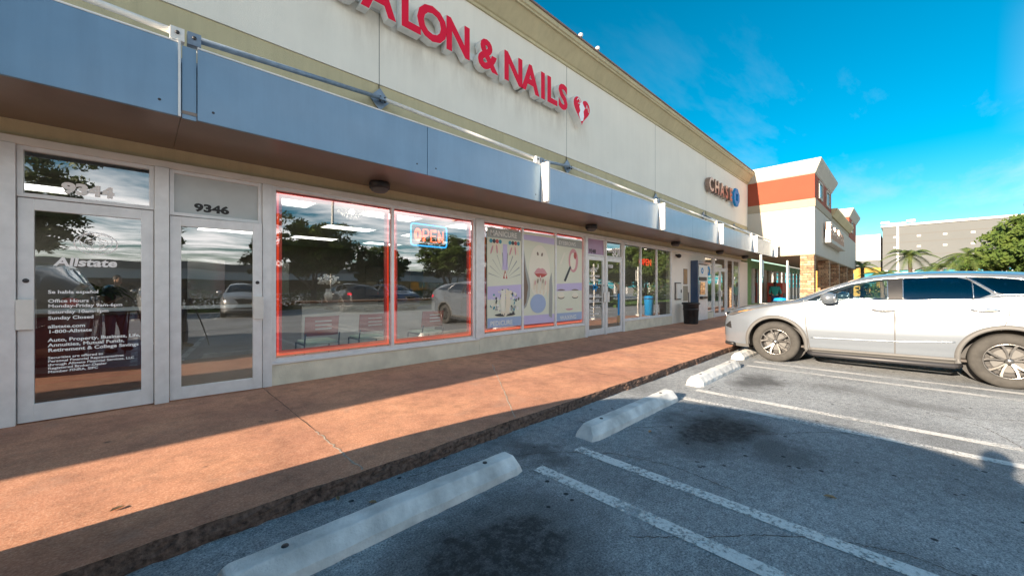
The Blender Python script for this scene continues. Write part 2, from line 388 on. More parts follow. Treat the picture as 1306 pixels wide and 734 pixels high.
# ------------------------------------------------------------------ ground
g = MB().add([(-400, -400, 0), (500, -400, 0), (500, 500, 0), (-400, 500, 0)], [(0, 1, 2, 3)], M['asphalt']).build('parking_lot'); structure(g)
# walkway slab, broken kerb edge
YK = 2.71
w = MB()
xs = [-20 + i * .05 for i in range(int(70 / .05) + 1)]
edge = []
for x in xs:
    n_ = .006 * math.sin(x * 3.1) + .004 * math.sin(x * 9.7 + 1) + random.uniform(-.006, .006)
    edge.append((x, YK + n_))
n = len(edge)
w.add([(x, y, WK) for x, y in edge] + [(x, 6.4, WK) for x, y in edge], [(i, i + 1, n + i + 1, n + i) for i in range(n - 1)], M['walk'])
structure(w.build('walkway'))
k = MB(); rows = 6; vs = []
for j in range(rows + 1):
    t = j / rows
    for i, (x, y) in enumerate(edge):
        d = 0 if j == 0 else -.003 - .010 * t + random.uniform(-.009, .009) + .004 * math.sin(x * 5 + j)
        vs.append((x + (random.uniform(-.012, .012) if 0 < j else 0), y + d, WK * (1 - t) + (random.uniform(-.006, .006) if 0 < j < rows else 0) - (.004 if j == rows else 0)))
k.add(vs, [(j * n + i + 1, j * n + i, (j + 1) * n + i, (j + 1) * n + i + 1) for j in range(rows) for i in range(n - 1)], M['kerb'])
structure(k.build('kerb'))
# joints and cracks in the walkway
j = MB()
def crack(p, q, wd, mat, z=WK + .002, jit=.012):
    p, q = Vector(p), Vector(q); N = 22; d = (q - p); nn = Vector((-d.y, d.x)).normalized(); L = []; Rr = []
    for i in range(N + 1):
        c = p + d * i / N + nn * random.uniform(-jit, jit); ww = wd * random.uniform(.5, 1.3) / 2
        L.append((c.x + nn.x * ww, c.y + nn.y * ww, z)); Rr.append((c.x - nn.x * ww, c.y - nn.y * ww, z))
    j.add(L + Rr, [(i, i + 1, N + 2 + i, N + 1 + i) for i in range(N)], mat)
M['pale'] = pm('pale_filler', (.55, .45, .36), .9, var=.5, vs=30)
M['crk'] = pm('crack_dirt', (.07, .05, .04), .9)
crack((1.15, 3.75), (1.15, 2.73), .016, M['pale']); crack((4.3, 4.9), (2.72, 2.75), .012, M['pale'], jit=.008)
crack((1.15, 5.9), (1.15, 3.75), .006, M['crk'], jit=.004); crack((5.05, 5.9), (5.05, 2.73), .010, M['crk'], jit=.004)
for x in (8.15, 11.4, 14.1, 17.4, 20.6, 24): crack((x, 5.9), (x, 2.75), .012, M['crk'], jit=.004)
crack((-2.2, 5.9), (-2.2, 2.75), .01, M['crk'], jit=.004)
structure(j.build('walkway_joints'))
j = MB()
def meander(x, y, a, n_, wd=.007):
    for _ in range(n_):
        a += random.uniform(-.5, .5); L = random.uniform(.25, .5); x2, y2 = x + L * math.cos(a), y + L * math.sin(a)
        crack((x, y), (x2, y2), wd, M['crk'], z=.0026, jit=.008); x, y = x2, y2
meander(3.3, 2.5, -1.2, 9); meander(5.9, 1.7, -.9, 8); meander(2.0, 1.1, -1.0, 5, .005); meander(7.2, .9, -1.7, 7); meander(1.4, 2.6, -.2, 7, .006)
structure(j.build('asphalt_cracks'))
# painted stall lines (pairs)
l = MB()
for s_ in range(-5, 13):
    x0 = 2.25 + 2.86 * s_ if s_ != 1 else 5.03
    for dx in (0, .52):
        l.box(x0 + dx - .055 + .0, x0 + dx + .055, -3.6, 2.02, .003, .004, M['line'])
for s_ in range(-8, 18):
    x0 = 2.25 + 2.86 * s_
    for dx in (0, .4): l.box(x0 + dx - .05, x0 + dx + .05, -15.2, -10.2, .003, .004, M['line'])
structure(l.build('parking_lines'))
for nm, (x0, x1, y0, y1) in {'grass_island': (25.5, 46, -9.2, -3.2), 'grass_strip': (-60, 22, -18.8, -16.0)}.items():
    structure(MB().box(x0, x1, y0, y1, -.05, .14, M['grass']).build('planting_bed'))
    gb = MB()
    for _ in range(9000):
        x, y = random.uniform(x0, x1), random.uniform(y0, y1); h = random.uniform(.05, .16); a = random.uniform(0, PI); c_, s2 = math.cos(a) * .02, math.sin(a) * .02
        gb.add([(x - c_, y - s2, .13), (x + c_, y + s2, .13), (x + random.uniform(-.05, .05), y + random.uniform(-.05, .05), .13 + h)], [(0, 1, 2)], M['grass'])
    tag(gb.build(nm), 'short green grass on the kerbed island' if nm == 'grass_island' else 'short green grass along the far strip', 'grass', kind='stuff')
# leaves lying about
M['dead'] = pm('dead_leaf', (.42, .27, .14), .8, var=.3)
lf = [(1.85, .62, .004, 40, 'large curled brown leaf lying on dark oil stain near the front wheel stop'), (3.6, 1.75, .004, 10, 'small tan leaf in front of the middle wheel stop'),
      (.95, 2.66, .004, 80, 'pale leaf lying against the kerb foot beside the first wheel stop'), (-.1, 3.25, WK + .003, 20, 'pale leaf lying on sunlit red walkway near camera'),
      (3.35, .35, .004, 100, 'small brown leaf on asphalt between the two painted line pairs'), (1.1, 2.45, .004, 130, 'tiny orange leaf behind the nearest wheel stop')]
for x, y, z, r_, lab in lf:
    b = MB(); pts = [(-.035, 0), (-.015, .014), (.015, .014), (.04, 0), (.015, -.014), (-.015, -.014)]
    c_, s2 = math.cos(R(r_)), math.sin(R(r_)); sc = random.uniform(.8, 1.2)
    top = [(x + sc * (p * c_ - q * s2), y + sc * (p * s2 + q * c_), z + .002 + abs(q) * .6) for p, q in pts]
    b.add(top + [(x, y, z)], [(i, (i + 1) % 6, 6) for i in range(6)], M['dead'])
    o = b.build('dead_leaf', org=(x, y, z)); o.data.transform(Matrix.Identity(4)); tag(o, lab, 'leaf', 'dead leaves on the ground')
# wheel stops
def wheel_stop(x0, x1, yc, lab):
    b = MB(); prof = [(-.12, 0), (-.115, .05), (-.055, .125), (.055, .125), (.115, .05), (.12, 0)]; L = x1 - x0; vs = []; N = 24
    for i in range(N + 1):
        x = x0 + L * i / N; e = min(i, N - i); sh = .8 if e == 0 else 1
        for (y, z) in prof: vs.append((x + (0.0 if e else (.05 * (z / .125) * (1 if i == 0 else -1))), yc + y * sh + random.uniform(-.004, .004), z * (.96 if e == 0 else 1) + random.uniform(-.0015, .0015) * (z > 0)))
    fs = [(i * 6 + k_, i * 6 + k_ + 1, (i + 1) * 6 + k_ + 1, (i + 1) * 6 + k_) for i in range(N) for k_ in range(5)] + [tuple(range(6))[::-1], tuple(N * 6 + q for q in range(6))]
    b.add(vs, fs, M['stop'])
    t = thing('wheel_stop', lab, 'wheel stop', ((x0 + x1) / 2, yc, 0), 'concrete wheel stops along the kerb')
    fixn(b.build('concrete_bar', parent=t, bevel=.008))
    for x in (x0 + .3, x1 - .3):
        MB().lathe([(.0, .006), (.016, .006), (.018, 0)], (x, yc, .1245), n=12, mat=M['dark']).build('anchor_bolt', parent=t)
wheel_stop(.22, 2.13, 2.17, 'nearest long white concrete wheel stop in the shade')
wheel_stop(2.98, 4.90, 2.10, 'second white concrete wheel stop with its far end in the sun')
wheel_stop(5.74, 7.70, 2.14, 'sunlit scuffed white wheel stop in the empty space beside the white SUV')
wheel_stop(8.45, 10.4, 2.32, 'white wheel stop half hidden under the nose of the white SUV')
wheel_stop(-2.6, -.7, 2.15, 'white wheel stop behind the parked dark SUV')

# ------------------------------------------------------------------ main shop building
B = thing('shop_building', 'long single storey shop building with olive and white stucco wall and metal canopy', 'building', (6, 12, 0))
XL, XR = -20.0, 23.5
def part(name, parent, *boxes, mat=None, bevel=0):
    b = MB()
    for bx in boxes: b.box(*bx)
    return b.build(name, mat, parent, bevel=bevel)
# openings: (x0,x1)
part('upper_wall', B, (XL, XR, Y0, 6.2, 3.06, 4.7), mat=M['olive'])
part('white_band', B, (XL, XR, Y0 - .018, 6.2, 4.703, 7.0), mat=M['white'])
part('header_band', B, (XL, XR, Y0 - .004, 6.12, 2.87, 3.057), mat=M['olive'])
part('head_trim', B, (XL, 22.2, Y0 - .05, 6.05, 2.79, 2.868), mat=M['trimwhite'], bevel=.006)
for x in (2.76, 7.66, 12.54, 17.3): MB().box(x - .005, x + .005, Y0 - .0195, Y0 - .002, 3.75, 6.99).build('expansion_joint', M['groove'], B)
# cornice
def cornice(parent, x0, x1):
    prof = [(Y0, 6.97), (Y0 - .05, 6.97), (Y0 - .05, 7.03), (Y0 - .08, 7.05), (Y0 - .30, 7.36), (Y0 - .34, 7.36), (Y0 - .34, 7.40), (Y0 - .37, 7.42), (Y0 - .37, 7.52), (Y0 + .3, 7.52), (Y0 + .3, 6.97)]
    b = MB().prism(prof, 'x', x0, x1, M['olive']); return fixn(b.build('cornice', parent=parent))
cornice(B, XL, XR)
part('roof_coping', B, (XL, XR, Y0 - .40, Y0 + .32, 7.523, 7.56), mat=M['roof'])
part('roof', B, (XL, XR, 6.2, 26, 6.3, 6.5), mat=M['roof'])
part('back_wall', B, (XL, XR, 25.8, 26, 0, 6.3), (XL, XL + .2, 6.2, 25.8, 0, 7.5), mat=M['white'])
part('side_wall', B, (XR - .2, XR - .002, 6.2, 25.8, 3.1, 6.3), mat=M['white'])
# base wall under windows + solid piers
lows = [(XL, -.98, .44), (1.25, 4.83, .42), (4.83, 8.48, .46), (10.42, 13.85, .44)]
for x0, x1, zt in lows: part('base_wall', B, (x0 + .001, x1 - .001, Y0 - .03, 6.1, .0, zt - .03), mat=M['lowwall'], bevel=.006)
for x0, x1, zt in lows: part('sill', B, (x0 + .001, x1 - .001, Y0 - .055, 6.0, zt - .029, zt + .002), mat=M['alu'], bevel=.004)
part('pier_wall', B, (13.86, 17.08, Y0 - .012, 6.15, .0, 2.79), mat=M['white']); part('pier_wall', B, (22.05, 23.5, Y0 - .012, 6.15, .0, 2.79), mat=M['white'])
# canopy
cn = MB()
YF = 4.63
can = part('canopy', B, (XL, .27, YF + .02, Y0 - .002, 3.03, 3.06), (.274, 22.9, YF + .02, Y0 - .002, 3.031, 3.061), mat=M['soffit'])
part('canopy_top', can, (XL, 22.9, YF + .03, Y0 - .003, 3.5, 3.54), mat=M['rodb'])
seams = [-18.7, -14.0, -9.3, -4.55, .27, 2.86, 5.24, 7.66, 10.02, 12.4, 14.75, 16.9, 19.18, 21, 22.95]
for i in range(len(seams) - 1):
    a, b_ = seams[i], seams[i + 1]
    if abs(a - .27) < .01: a = .38
    f = MB().box(a + .003, b_ - .003, YF, YF + .03, 2.99, 3.66, M['fascia']); f.box(a + .003, b_ - .003, YF, YF + .09, 3.662, 3.68, M['fascia2'])
    f.build('fascia_panel', parent=can, bevel=.004)
part('joint_strip', can, (.275, .377, YF + .025, YF + .05, 2.99, 3.66), mat=M['fascia'])
for x, z in [(.12, 3.10), (.50, 3.10), (2.7, 3.11), (3.0, 3.11), (5.1, 3.1), (7.5, 3.1)]:
    MB().lathe([(0, -.005), (.009, -.005), (.012, 0)], (x, YF, z), 'y', 10, M['dark']).build('rivet', parent=can)
for x in (5.24, 10.02, 14.75, 19.18, 22.95):
    part('fin', can, (x, x + .06, YF - .17, YF - .002, 2.98, 3.69), (x + .062, x + .2, YF - .03, YF - .001, 2.99, 3.66), mat=M['fascia2'], bevel=.004)
part('fin', can, (.245, .262, YF - .012, YF - .001, 2.99, 3.69), mat=M['fascia2'])
# braces: diamond plates and rods
ends = [-14.0, -9.3, -4.5, .3, 5.22, 10.0, 14.73, 19.16, 22.9]
for i, px in enumerate([-11.8, -7.1, -2.1, 2.76, 7.66, 12.54, 16.95, 21.1]):
    b = MB().prism([(px - .17, 4.45), (px, 4.63), (px + .17, 4.45), (px, 4.27)], 'y', Y0 - .03, Y0 - .02 - .03, M['rodb'])
    b.lathe([(.03, -.05), (.035, -.02), (.05, 0)], (px, Y0 - .03, 4.45), 'y', 12, M['rodb'])
    b.box(px - .06, px + .06, Y0 - .16, Y0 - .05, 4.40, 4.43, M['rodb']); b.tube([(px - .04, Y0 - .14, 4.37), (px - .04, Y0 - .14, 4.46)], .014, 8, M['dark']); b.tube([(px + .04, Y0 - .14, 4.37), (px + .04, Y0 - .14, 4.46)], .014, 8, M['dark'])
    fixn(b.build('brace_plate', parent=can))
    for sgn, ex, mt in ((-1, ends[i], M['rodb']), (1, ends[i + 1], M['rodw'])):
        q = MB().tube([(px + sgn * .05, Y0 - .13, 4.43), (ex - sgn * .06, YF + .03, 3.76)], .030, 12, mt)
        q.box(ex - .05 - sgn * .06, ex + .05 - sgn * .06, YF - .0, YF + .07, 3.683, 3.80, mt); q.lathe([(0, -.012), (.016, -.012), (.016, 0)], (ex - sgn * .06, YF, 3.75), 'y', 10, M['dark'])
        q.build('brace_rod', parent=can)
# soffit lamps (jelly-jar drum type)
for x, lab in [(2.62, 'round black drum lamp under the canopy above the orange lit window'), (8.28, 'black drum lamp under the canopy above the pedicure poster end'),
               (13.45, 'black drum lamp under the canopy over the right end of the dark windows'), (18.05, 'black drum lamp under the canopy above the bank doors'), (21.8, 'farthest black drum lamp under the canopy end'),
               (-3.1, 'black drum lamp under the canopy left of the insurance door')]:
    t = thing('canopy_lamp', lab, 'lamp', (x, 5.6, 3.03), 'drum lamps under the canopy')
    MB().lathe([(0, 0), (.145, 0), (.15, -.02), (.15, -.09), (.135, -.10), (.128, -.10)], (x, 5.6, 3.029), n=28, mat=M['black']).build('housing', parent=t)
    MB().lathe([(.128, -.098), (.12, -.125), (.08, -.15), (0, -.158)], (x, 5.6, 3.029), n=28, mat=M['cladding']).build('lens', parent=t)

# ------------------------------------------------------------------ storefronts
def frame(mb, x0, x1, z0, z1, w_, y0=Y0 - .03, y1=Y0 + .03):
    mb.box(x0, x0 + w_, y0, y1, z0, z1); mb.box(x1 - w_, x1, y0, y1, z0, z1)
    mb.box(x0 + w_, x1 - w_, y0 + .001, y1 - .001, z0, z0 + w_); mb.box(x0 + w_, x1 - w_, y0 + .001, y1 - .001, z1 - w_, z1)
def window(x0, x1, z0, z1, mulls=(), w_=.045, glass='glass', lab=None, name='window'):
    mb = MB(); frame(mb, x0, x1, z0, z1, w_)
    for m in mulls: mb.box(m - .025, m + .025, Y0 - .031, Y0 + .025, z0 + w_ - .001, z1 - w_ + .001)
    o = mb.build(name, M['alu'], B, bevel=.003)
    if lab: o['label'] = lab
    xs_ = [x0 + w_] + [v for m in mulls for v in (m - .02, m + .02)] + [x1 - w_]
    for i in range(0, len(xs_), 2):
        MB().add([(xs_[i], Y0 + .004, z0 + w_ * .6), (xs_[i + 1], Y0 + .004, z0 + w_ * .6), (xs_[i + 1], Y0 + .004, z1 - w_ * .6), (xs_[i], Y0 + .004, z1 - w_ * .6)], [(0, 1, 2, 3)], M[glass]).build('pane', parent=o)
    return o
def mull(x0, x1, z0=WK, z1=2.79): return part('mullion', B, (x0 + .001, x1 - .001, Y0 - .06, Y0 + .07, z0 + .001, z1 - .001), mat=M['alu'], bevel=.005)
window(-4.6, -.98, .44, 2.79, (-2.8,)); window(-8.4, -4.62, .44, 2.79, (-6.5,)); window(-19.9, -8.42, .44, 2.79, (-16.5, -13.5, -11))
mull(-.98, -.85); mull(.11, .235); mull(1.145, 1.255, WK); mull(4.73, 4.93, .42); mull(8.42, 8.535); mull(9.40, 9.46); mull(10.37, 10.46)
window(1.257, 4.728, .42, 2.79, (2.99,), .05)
window(4.932, 8.418, .46, 2.79, (6.08, 7.23), .035)
window(10.462, 13.85, .44, 2.79, (11.54, 12.67), .045)
def door(x0, x1, ztop, hinge_left, ajar=0., glass='doorglass', st=.10, bot=.17, label=None):
    hx = x0 if hinge_left else x1
    t = bpy.data.objects.new('door', None); C.objects.link(t); t.parent = B; t.location = Vector((hx, Y0, 0)) - wloc(B)
    if label: t['label'] = label
    m_ = MB(); a, b_ = x0 + .006, x1 - .006; zb, zt = WK + .012, ztop - .006
    m_.box(a, a + st, Y0 - .025, Y0 + .022, zb, zt); m_.box(b_ - st, b_, Y0 - .025, Y0 + .022, zb, zt)
    m_.box(a + st, b_ - st, Y0 - .024, Y0 + .021, zb, zb + bot); m_.box(a + st, b_ - st, Y0 - .024, Y0 + .021, zt - .11, zt)
    fr = m_.build('door_frame', M['alu'], t, bevel=.003)
    MB().add([(a + st, Y0, zb + bot), (b_ - st, Y0, zb + bot), (b_ - st, Y0, zt - .11), (a + st, Y0, zt - .11)], [(0, 1, 2, 3)], M[glass]).build('pane', parent=t)
    # push bar and pull plate
    zb_ = 1.19
    MB().box(a + st, b_ - st, Y0 + .022, Y0 + .045, zb_ - .02, zb_ + .02).build('push_bar', M['alu'], t)
    px = (b_ - .10) if hinge_left else (a - .005)
    q = MB().box(px, px + .11, Y0 - .075, Y0 - .06, zb_ - .17, zb_ + .12); q.box(px + .01, px + .035, Y0 - .06, Y0 - .025, zb_ - .14, zb_ - .11); q.box(px + .01, px + .035, Y0 - .06, Y0 - .025, zb_ + .05, zb_ + .08)
    q.build('pull_handle', M['trimwhite'], t, bevel=.004)
    lx = (a if hinge_left else b_)
    MB().lathe([(0, -.012), (.018, -.012), (.022, 0)], ((b_ - .05) if hinge_left else (a + .05), Y0 - .025, zb_ + .3), 'y', 14, M['dark']).build('lock', parent=t)
    t.rotation_euler = (0, 0, R(-ajar) if hinge_left else R(ajar))
    return t
def transom(x0, x1, z0, z1, mat='doorglass'):
    mb = MB(); frame(mb, x0, x1, z0, z1, .04); o = mb.build('transom', M['alu'], B, bevel=.003)
    if mat == 'frost' or mat == 'lilac':
        MB().box(x0 + .04, x1 - .04, Y0 + .0, Y0 + .008, z0 + .04, z1 - .04, M[mat]).build('panel', parent=o)
    else: MB().add([(x0 + .04, Y0 + .004, z0 + .03), (x1 - .04, Y0 + .004, z0 + .03), (x1 - .04, Y0 + .004, z1 - .03), (x0 + .04, Y0 + .004, z1 - .03)], [(0, 1, 2, 3)], M[mat]).build('pane', parent=o)
    return o
M['lilac'] = pm('lilac_panel', (.42, .26, .42), .3, var=.1)
HB = 2.295
d1 = door(-.85, .11, HB, False); tr1 = transom(-.849, .109, HB + .002, 2.789)
d2 = door(.236, 1.144, 2.26, True, 4.6, bot=.14); tr2 = transom(.237, 1.143, 2.262, 2.789, 'frost')
d3 = door(8.536, 9.398, HB, True, st=.09); tr3 = transom(8.537, 9.397, HB + .002, 2.789, 'lilac')
d4 = door(9.462, 10.368, HB, False, st=.09); tr4 = transom(9.463, 10.367, HB + .002, 2.789)
text(MB(), '9344', -.57, 2.385, Y0 - .002, .145, M['vinyl'], bold=.009, sx=1.25).build('street_number', parent=tr1)
text(MB(), '9346', .46, 2.345, Y0 - .003, .125, M['vinylblack'], bold=.006, sx=1.35).build('street_number', parent=tr2)
text(MB(), '9348', 8.66, 2.375, Y0 - .003, .14, M['vinylblack'], bold=.006, sx=1.15).build('street_number', parent=tr3)
text(MB(), 'SUI', 9.83, 2.36, Y0 - .003, .30, M['vinyl'], bold=.010, sx=1.0).build('lettering', parent=tr4)
# lettering and emblem on the insurance door
e = MB(); lx = -.66; yv = Y0 - .003
text(e, 'Allstate', -.62, 1.645, yv, .118, M['vinyl'], bold=.004, shear=.12, sx=1.2)
lines = [('Se habla español', 1.365, .046), ('Office Hours', 1.275, .046), ('Monday-Friday 9am-6pm', 1.225, .046), ('Saturday 10am-1pm', 1.165, .046), ('Sunday Closed', 1.105, .046),
         ('allstate.com', 1.02, .046), ('1-800-Allstate', .97, .046), ('Auto, Property, Business, Life,', .885, .048), ('Annuities, Mutual Funds,', .835, .048), ('Retirement & College Savings Plans', .785, .048),
         ('Securities are offered to', .715, .034), ('Personal Financial Representatives', .68, .034), ('through Allstate Financial Services, LLC', .645, .034), ('Registered Broker-Dealer', .61, .034), ('Member FINRA, SIPC', .575, .034)]
for s_, z, sz in lines: text(e, s_, lx, z, yv, sz, M['vinyl'], bold=sz * .025, sx=1.12)
def emblem(e, cx, cz, k):
    def P(pts): return [(cx + a * k, yv, cz + b * k) for a, b in pts]
    e.tube(P(circ(0, 0, 1, .72, 40)), .0055, 6, M['vinyl'], closed=True)
    for sg in (-1, 1):
        e.tube(P([(sg * .05, .52), (sg * .28, .62), (sg * .6, .5), (sg * .76, .2), (sg * .70, -.12), (sg * .45, -.38), (sg * .15, -.56), (0, -.60)]), .004, 6, M['vinyl'])
        e.tube(P([(sg * .06, .48), (sg * .2, .30), (sg * .5, .22), (sg * .56, -.02), (sg * .34, -.22), (sg * .1, -.36)]), .004, 6, M['vinyl'])
        for q in range(3): e.tube(P([(sg * .08, .30 - q * .18), (sg * .22, .14 - q * .17), (sg * .38, .06 - q * .10)]), .0035, 6, M['vinyl'])
e.build('lettering', parent=d1)
e = MB(); emblem(e, -.335, 1.885, .155); e.build('emblem', parent=d1)
# lettering on the salon door and its neighbour
e = MB()
text(e, 'SALON', 8.68, 1.86, yv, .12, M['vinyl'], sx=.95); text(e, 'HAIR & NAILS', 8.68, 1.72, yv, .085, M['vinyl'], bold=.002, sx=.95); text(e, 'NAILS SPA', 8.70, 1.61, yv, .095, M['vinyl'], bold=.002, sx=.95)
for i_, r_ in enumerate((.10, .14)): e.tube([(8.98 + a, yv, 2.03 + b) for a, b in circ(0, 0, r_, r_ * .7, 20, 190, 400)], .007, 6, M['vinyl'])
for z in (1.16, 1.02): e.box(8.665, 9.27, yv - .001, yv, z, z + .012, M['vinyl'])
text(e, '305-279-1010', 8.66, 1.18, yv, .10, M['vinyl'], bold=.002, sx=.86); text(e, '305-279-1010', 8.66, 1.04, yv, .10, M['vinyl'], bold=.002, sx=.86)
for i_, s_ in enumerate(('Manicure Pedicure', 'Facials', 'Waxing Makeup', 'Eyelashes')): text(e, s_, 8.70, .88 - i_ * .09, yv, .066, M['vinyl'], bold=.002)
e.tube([(8.66, yv, .95), (9.27, yv, .95), (9.27, yv, .55), (8.66, yv, .55)], .006, 6, M['vinyl'], closed=True)
e.build('lettering', parent=d3); e = MB()
for a in range(5):
    e.flat([(8.95 + p, 1.44 + q) for p, q in circ(.07 * math.cos(a * 1.257), .05 * math.sin(a * 1.257), .07, .035, 12, rot=a * 72)], yv, M['chblue'])
e.build('flower_decal', parent=d3)
e = MB(); text(e, '9350', 9.62, 2.0, yv, .13, M['vinyl'], bold=.004, sx=.95)
e.build('lettering', parent=d4)
MB().box(10.14, 10.24, Y0 - .005, Y0 - .002, .62, 1.25, M['chblue']).build('blue_sticker', parent=d4)
MB().box(10.12, 10.25, Y0 - .006, Y0 - .003, .40, .60, M['dead']).build('orange_sticker', parent=d4)

# bank storefront
window(17.10, 18.2, .40, 2.79, (), .05); window(20.0, 22.03, .40, 2.79, (21.0,), .05)
mull(18.2, 18.28); mull(19.93, 20.0)
d5 = door(18.285, 19.1, HB, True, st=.09); d6 = door(19.105, 19.925, HB, False, st=.09); transom(18.285, 19.925, HB + .002, 2.789)
part('base_wall', B, (17.09, 18.19, Y0 - .03, 6.1, 0, .37), (20.01, 22.04, Y0 - .03, 6.1, 0, .37), mat=M['lowwall'])
def octlogo(mb, cx, cz, r, y, mats):
    for q in range(4):
        a = q * PI / 2; c_, s2 = math.cos(a), math.sin(a)
        pts = [(-.40, 1.), (.45, 1.), (.96, .42), (-.05, .42 + .0), (-.40, .42)]
        pts = [(-.42, 1.0), (.30, 1.0), (.98, .40), (-.42, .40)]
        mb.prism([(cx + r * (p * c_ - z * s2), cz + r * (p * s2 + z * c_)) for p, z in pts], 'y', y, y + .10 if mats[1] else y + .004, mats[0])
lg = MB(); octlogo(lg, 17.65, 2.15, .20, Y0 - .006, (M['chblue'], 0)); fixn(lg.build('logo_decal', parent=[c for c in B.children if c.name.startswith('window')][-2]))

# neon-lit orange borders (LED strips) round the salon windows, inside
def border(x0, x1, z0, z1, lab):
    t = thing('led_border', lab, 'light strip', ((x0 + x1) / 2, Y0 + .05, z0), 'orange light borders inside the salon windows')
    mb = MB(); w_ = .07
    mb.box(x0, x0 + w_, Y0 + .03, Y0 + .07, z0, z1); mb.box(x1 - w_, x1, Y0 + .03, Y0 + .07, z0, z1); mb.box(x0 + w_, x1 - w_, Y0 + .031, Y0 + .069, z0, z0 + w_); mb.box(x0 + w_, x1 - w_, Y0 + .031, Y0 + .069, z1 - w_, z1)
    mb.build('channel', M['pinkframe'], t)
    MB().tube([(x0 + .02, Y0 + .024, z0 + .02), (x1 - .02, Y0 + .024, z0 + .02), (x1 - .02, Y0 + .024, z1 - .02), (x0 + .02, Y0 + .024, z1 - .02)], .011, 8, M['ledred'], closed=True).build('light_tube', parent=t)
border(1.32, 2.95, .49, 2.73, 'orange light border round the left pane of the first salon window'); border(3.03, 4.66, .49, 2.73, 'orange light border round the pane with the neon open sign')
border(4.98, 8.37, .52, 2.74, 'orange light border round the three beauty posters')

# open sign (neon)
t = thing('open_sign', 'neon sign reading OPEN in red letters with blue border', 'neon sign', (3.75, 5.99, 2.2))
MB().box(3.36, 4.12, 6.0, 6.02, 2.16, 2.56, M['black']).build('backboard', parent=t)
rr = []
for cx, cz, a0 in ((4.06, 2.50, 0), (3.42, 2.50, 90), (3.42, 2.22, 180), (4.06, 2.22, 270)):
    rr += [(cx + .05 * math.cos(R(a0 + q)), 5.985, cz + .05 * math.sin(R(a0 + q))) for q in (0, 30, 60, 90)]
MB().tube(rr, .012, 8, M['neonblue'], closed=True).build('border_tube', parent=t)
nt_ = MB()
def ntube(pts, closed=False): nt_.tube([(a, 5.985, b) for a, b in pts], .0105, 8, M['neonred'], closed=closed)
for dd in (0, .028):
    ntube(circ(3.505, 2.36, .062 - dd, .105 - dd, 24), True)
ntube([(3.615, 2.255), (3.615, 2.465), (3.69, 2.465), (3.72, 2.44), (3.72, 2.38), (3.69, 2.355), (3.63, 2.355)]); ntube([(3.64, 2.255), (3.64, 2.33)])
for q in (0,): ntube([(3.88, 2.465), (3.775, 2.465), (3.775, 2.255), (3.88, 2.255)]); ntube([(3.80, 2.36), (3.87, 2.36)]); ntube([(3.80, 2.44), (3.88, 2.44)])
ntube([(3.93, 2.255), (3.93, 2.465), (4.03, 2.255), (4.03, 2.465)]); ntube([(3.955, 2.255), (3.955, 2.38)])
nt_.build('letter_tubes', parent=t)
# second red lit sign
t = thing('open_sign', 'small red lit OPEN sign high in the dark window past the glass doors', 'neon sign', (12.1, 6.05, 2.1))
MB().box(11.62, 12.55, 6.06, 6.09, 2.12, 2.46, M['black']).build('backboard', parent=t)
text(MB(), 'OPEN', 11.66, 2.18, 6.045, .30, M['redsign'], bold=.008, sx=1.12).build('letters', parent=t)

# posters in the salon window
def pmix(n_, c): return pm(n_, c, .4, var=.03)
PC = dict(bg=pmix('poster_pale', (.72, .74, .60)), lil=pmix('poster_lilac', (.56, .50, .74)), blue=pmix('poster_blue', (.36, .46, .66)), skin=pmix('poster_skin', (.80, .72, .56)),
          pink=pmix('poster_pink', (.66, .32, .34)), grey=pmix('poster_grey', (.36, .38, .36)), dk=pmix('poster_dark', (.05, .055, .06)), teal=pmix('poster_teal', (.04, .28, .36)),
          red=pmix('poster_red', (.50, .08, .07)), wh=pmix('poster_white', (.78, .78, .74)), cream=pmix('poster_cream', (.82, .79, .66)), br=pmix('poster_brown', (.20, .14, .10)))
def poster(x0, x1, z0, z1, lab):
    t = thing('poster', lab, 'poster', ((x0 + x1) / 2, 5.99, z0), 'beauty posters filling the salon window')
    return t
YP = Y0 - .009
def lay(mb, pts, k_, mat): mb.flat(pts, YP - k_ * .0015, PC[mat])
# left poster: hands over fan, manicure / pedicure
t = poster(5.06, 6.03, .60, 2.66, 'poster headed MANICURE with fan of hands above and feet with flowers below')
b = MB().box(5.055, 6.045, YP, YP + .004, .60, 2.66, PC['bg']); lay(b, [(5.06, 1.18), (6.04, 1.18), (6.04, 1.50), (5.06, 1.45)], 1, 'lil'); lay(b, [(5.06, .60), (6.04, .60), (6.04, .80), (5.06, .80)], 1, 'blue')
lay(b, [(5.06, 2.46), (6.04, 2.46), (6.04, 2.66), (5.06, 2.66)], 1, 'grey')
for a in range(0, 181, 20):
    c_, s2 = math.cos(R(a)), math.sin(R(a)); lay(b, [(5.55 + .08 * c_, 1.62 + .08 * s2), (5.55 + .46 * c_ - .01 * s2, 1.72 + .46 * s2 + .01 * c_), (5.55 + .46 * c_ + .01 * s2, 1.72 + .44 * s2 - .01 * c_)], 2, 'grey')
for cx, sg in ((5.28, 1), (5.82, -1)):
    lay(b, circ(cx, 2.33, .16, .09, 16, rot=-30 * sg), 2, 'skin')
    for q in range(4): lay(b, circ(cx + (q - 1.5) * .07, 2.24 - abs(q - 1.5) * .02, .022, .10, 10, rot=(q - 1.5) * 14), 3, 'skin' if q % 2 else 'pink'); 
    for q in range(4): lay(b, circ(cx + (q - 1.5) * .085, 2.39, .045, .045, 10, rot=q * 30), 4, ('teal', 'dk', 'red', 'teal')[q])
lay(b, [(5.49, 2.35), (5.61, 2.35), (5.63, 1.8), (5.47, 1.8)], 2, 'lil'); lay(b, [(5.49, 1.62), (5.55, 1.80), (5.62, 1.62)], 3, 'red'); lay(b, circ(5.555, 1.68, .025, .06, 12), 4, 'cream')
b.build('artwork', parent=t)
b = MB()
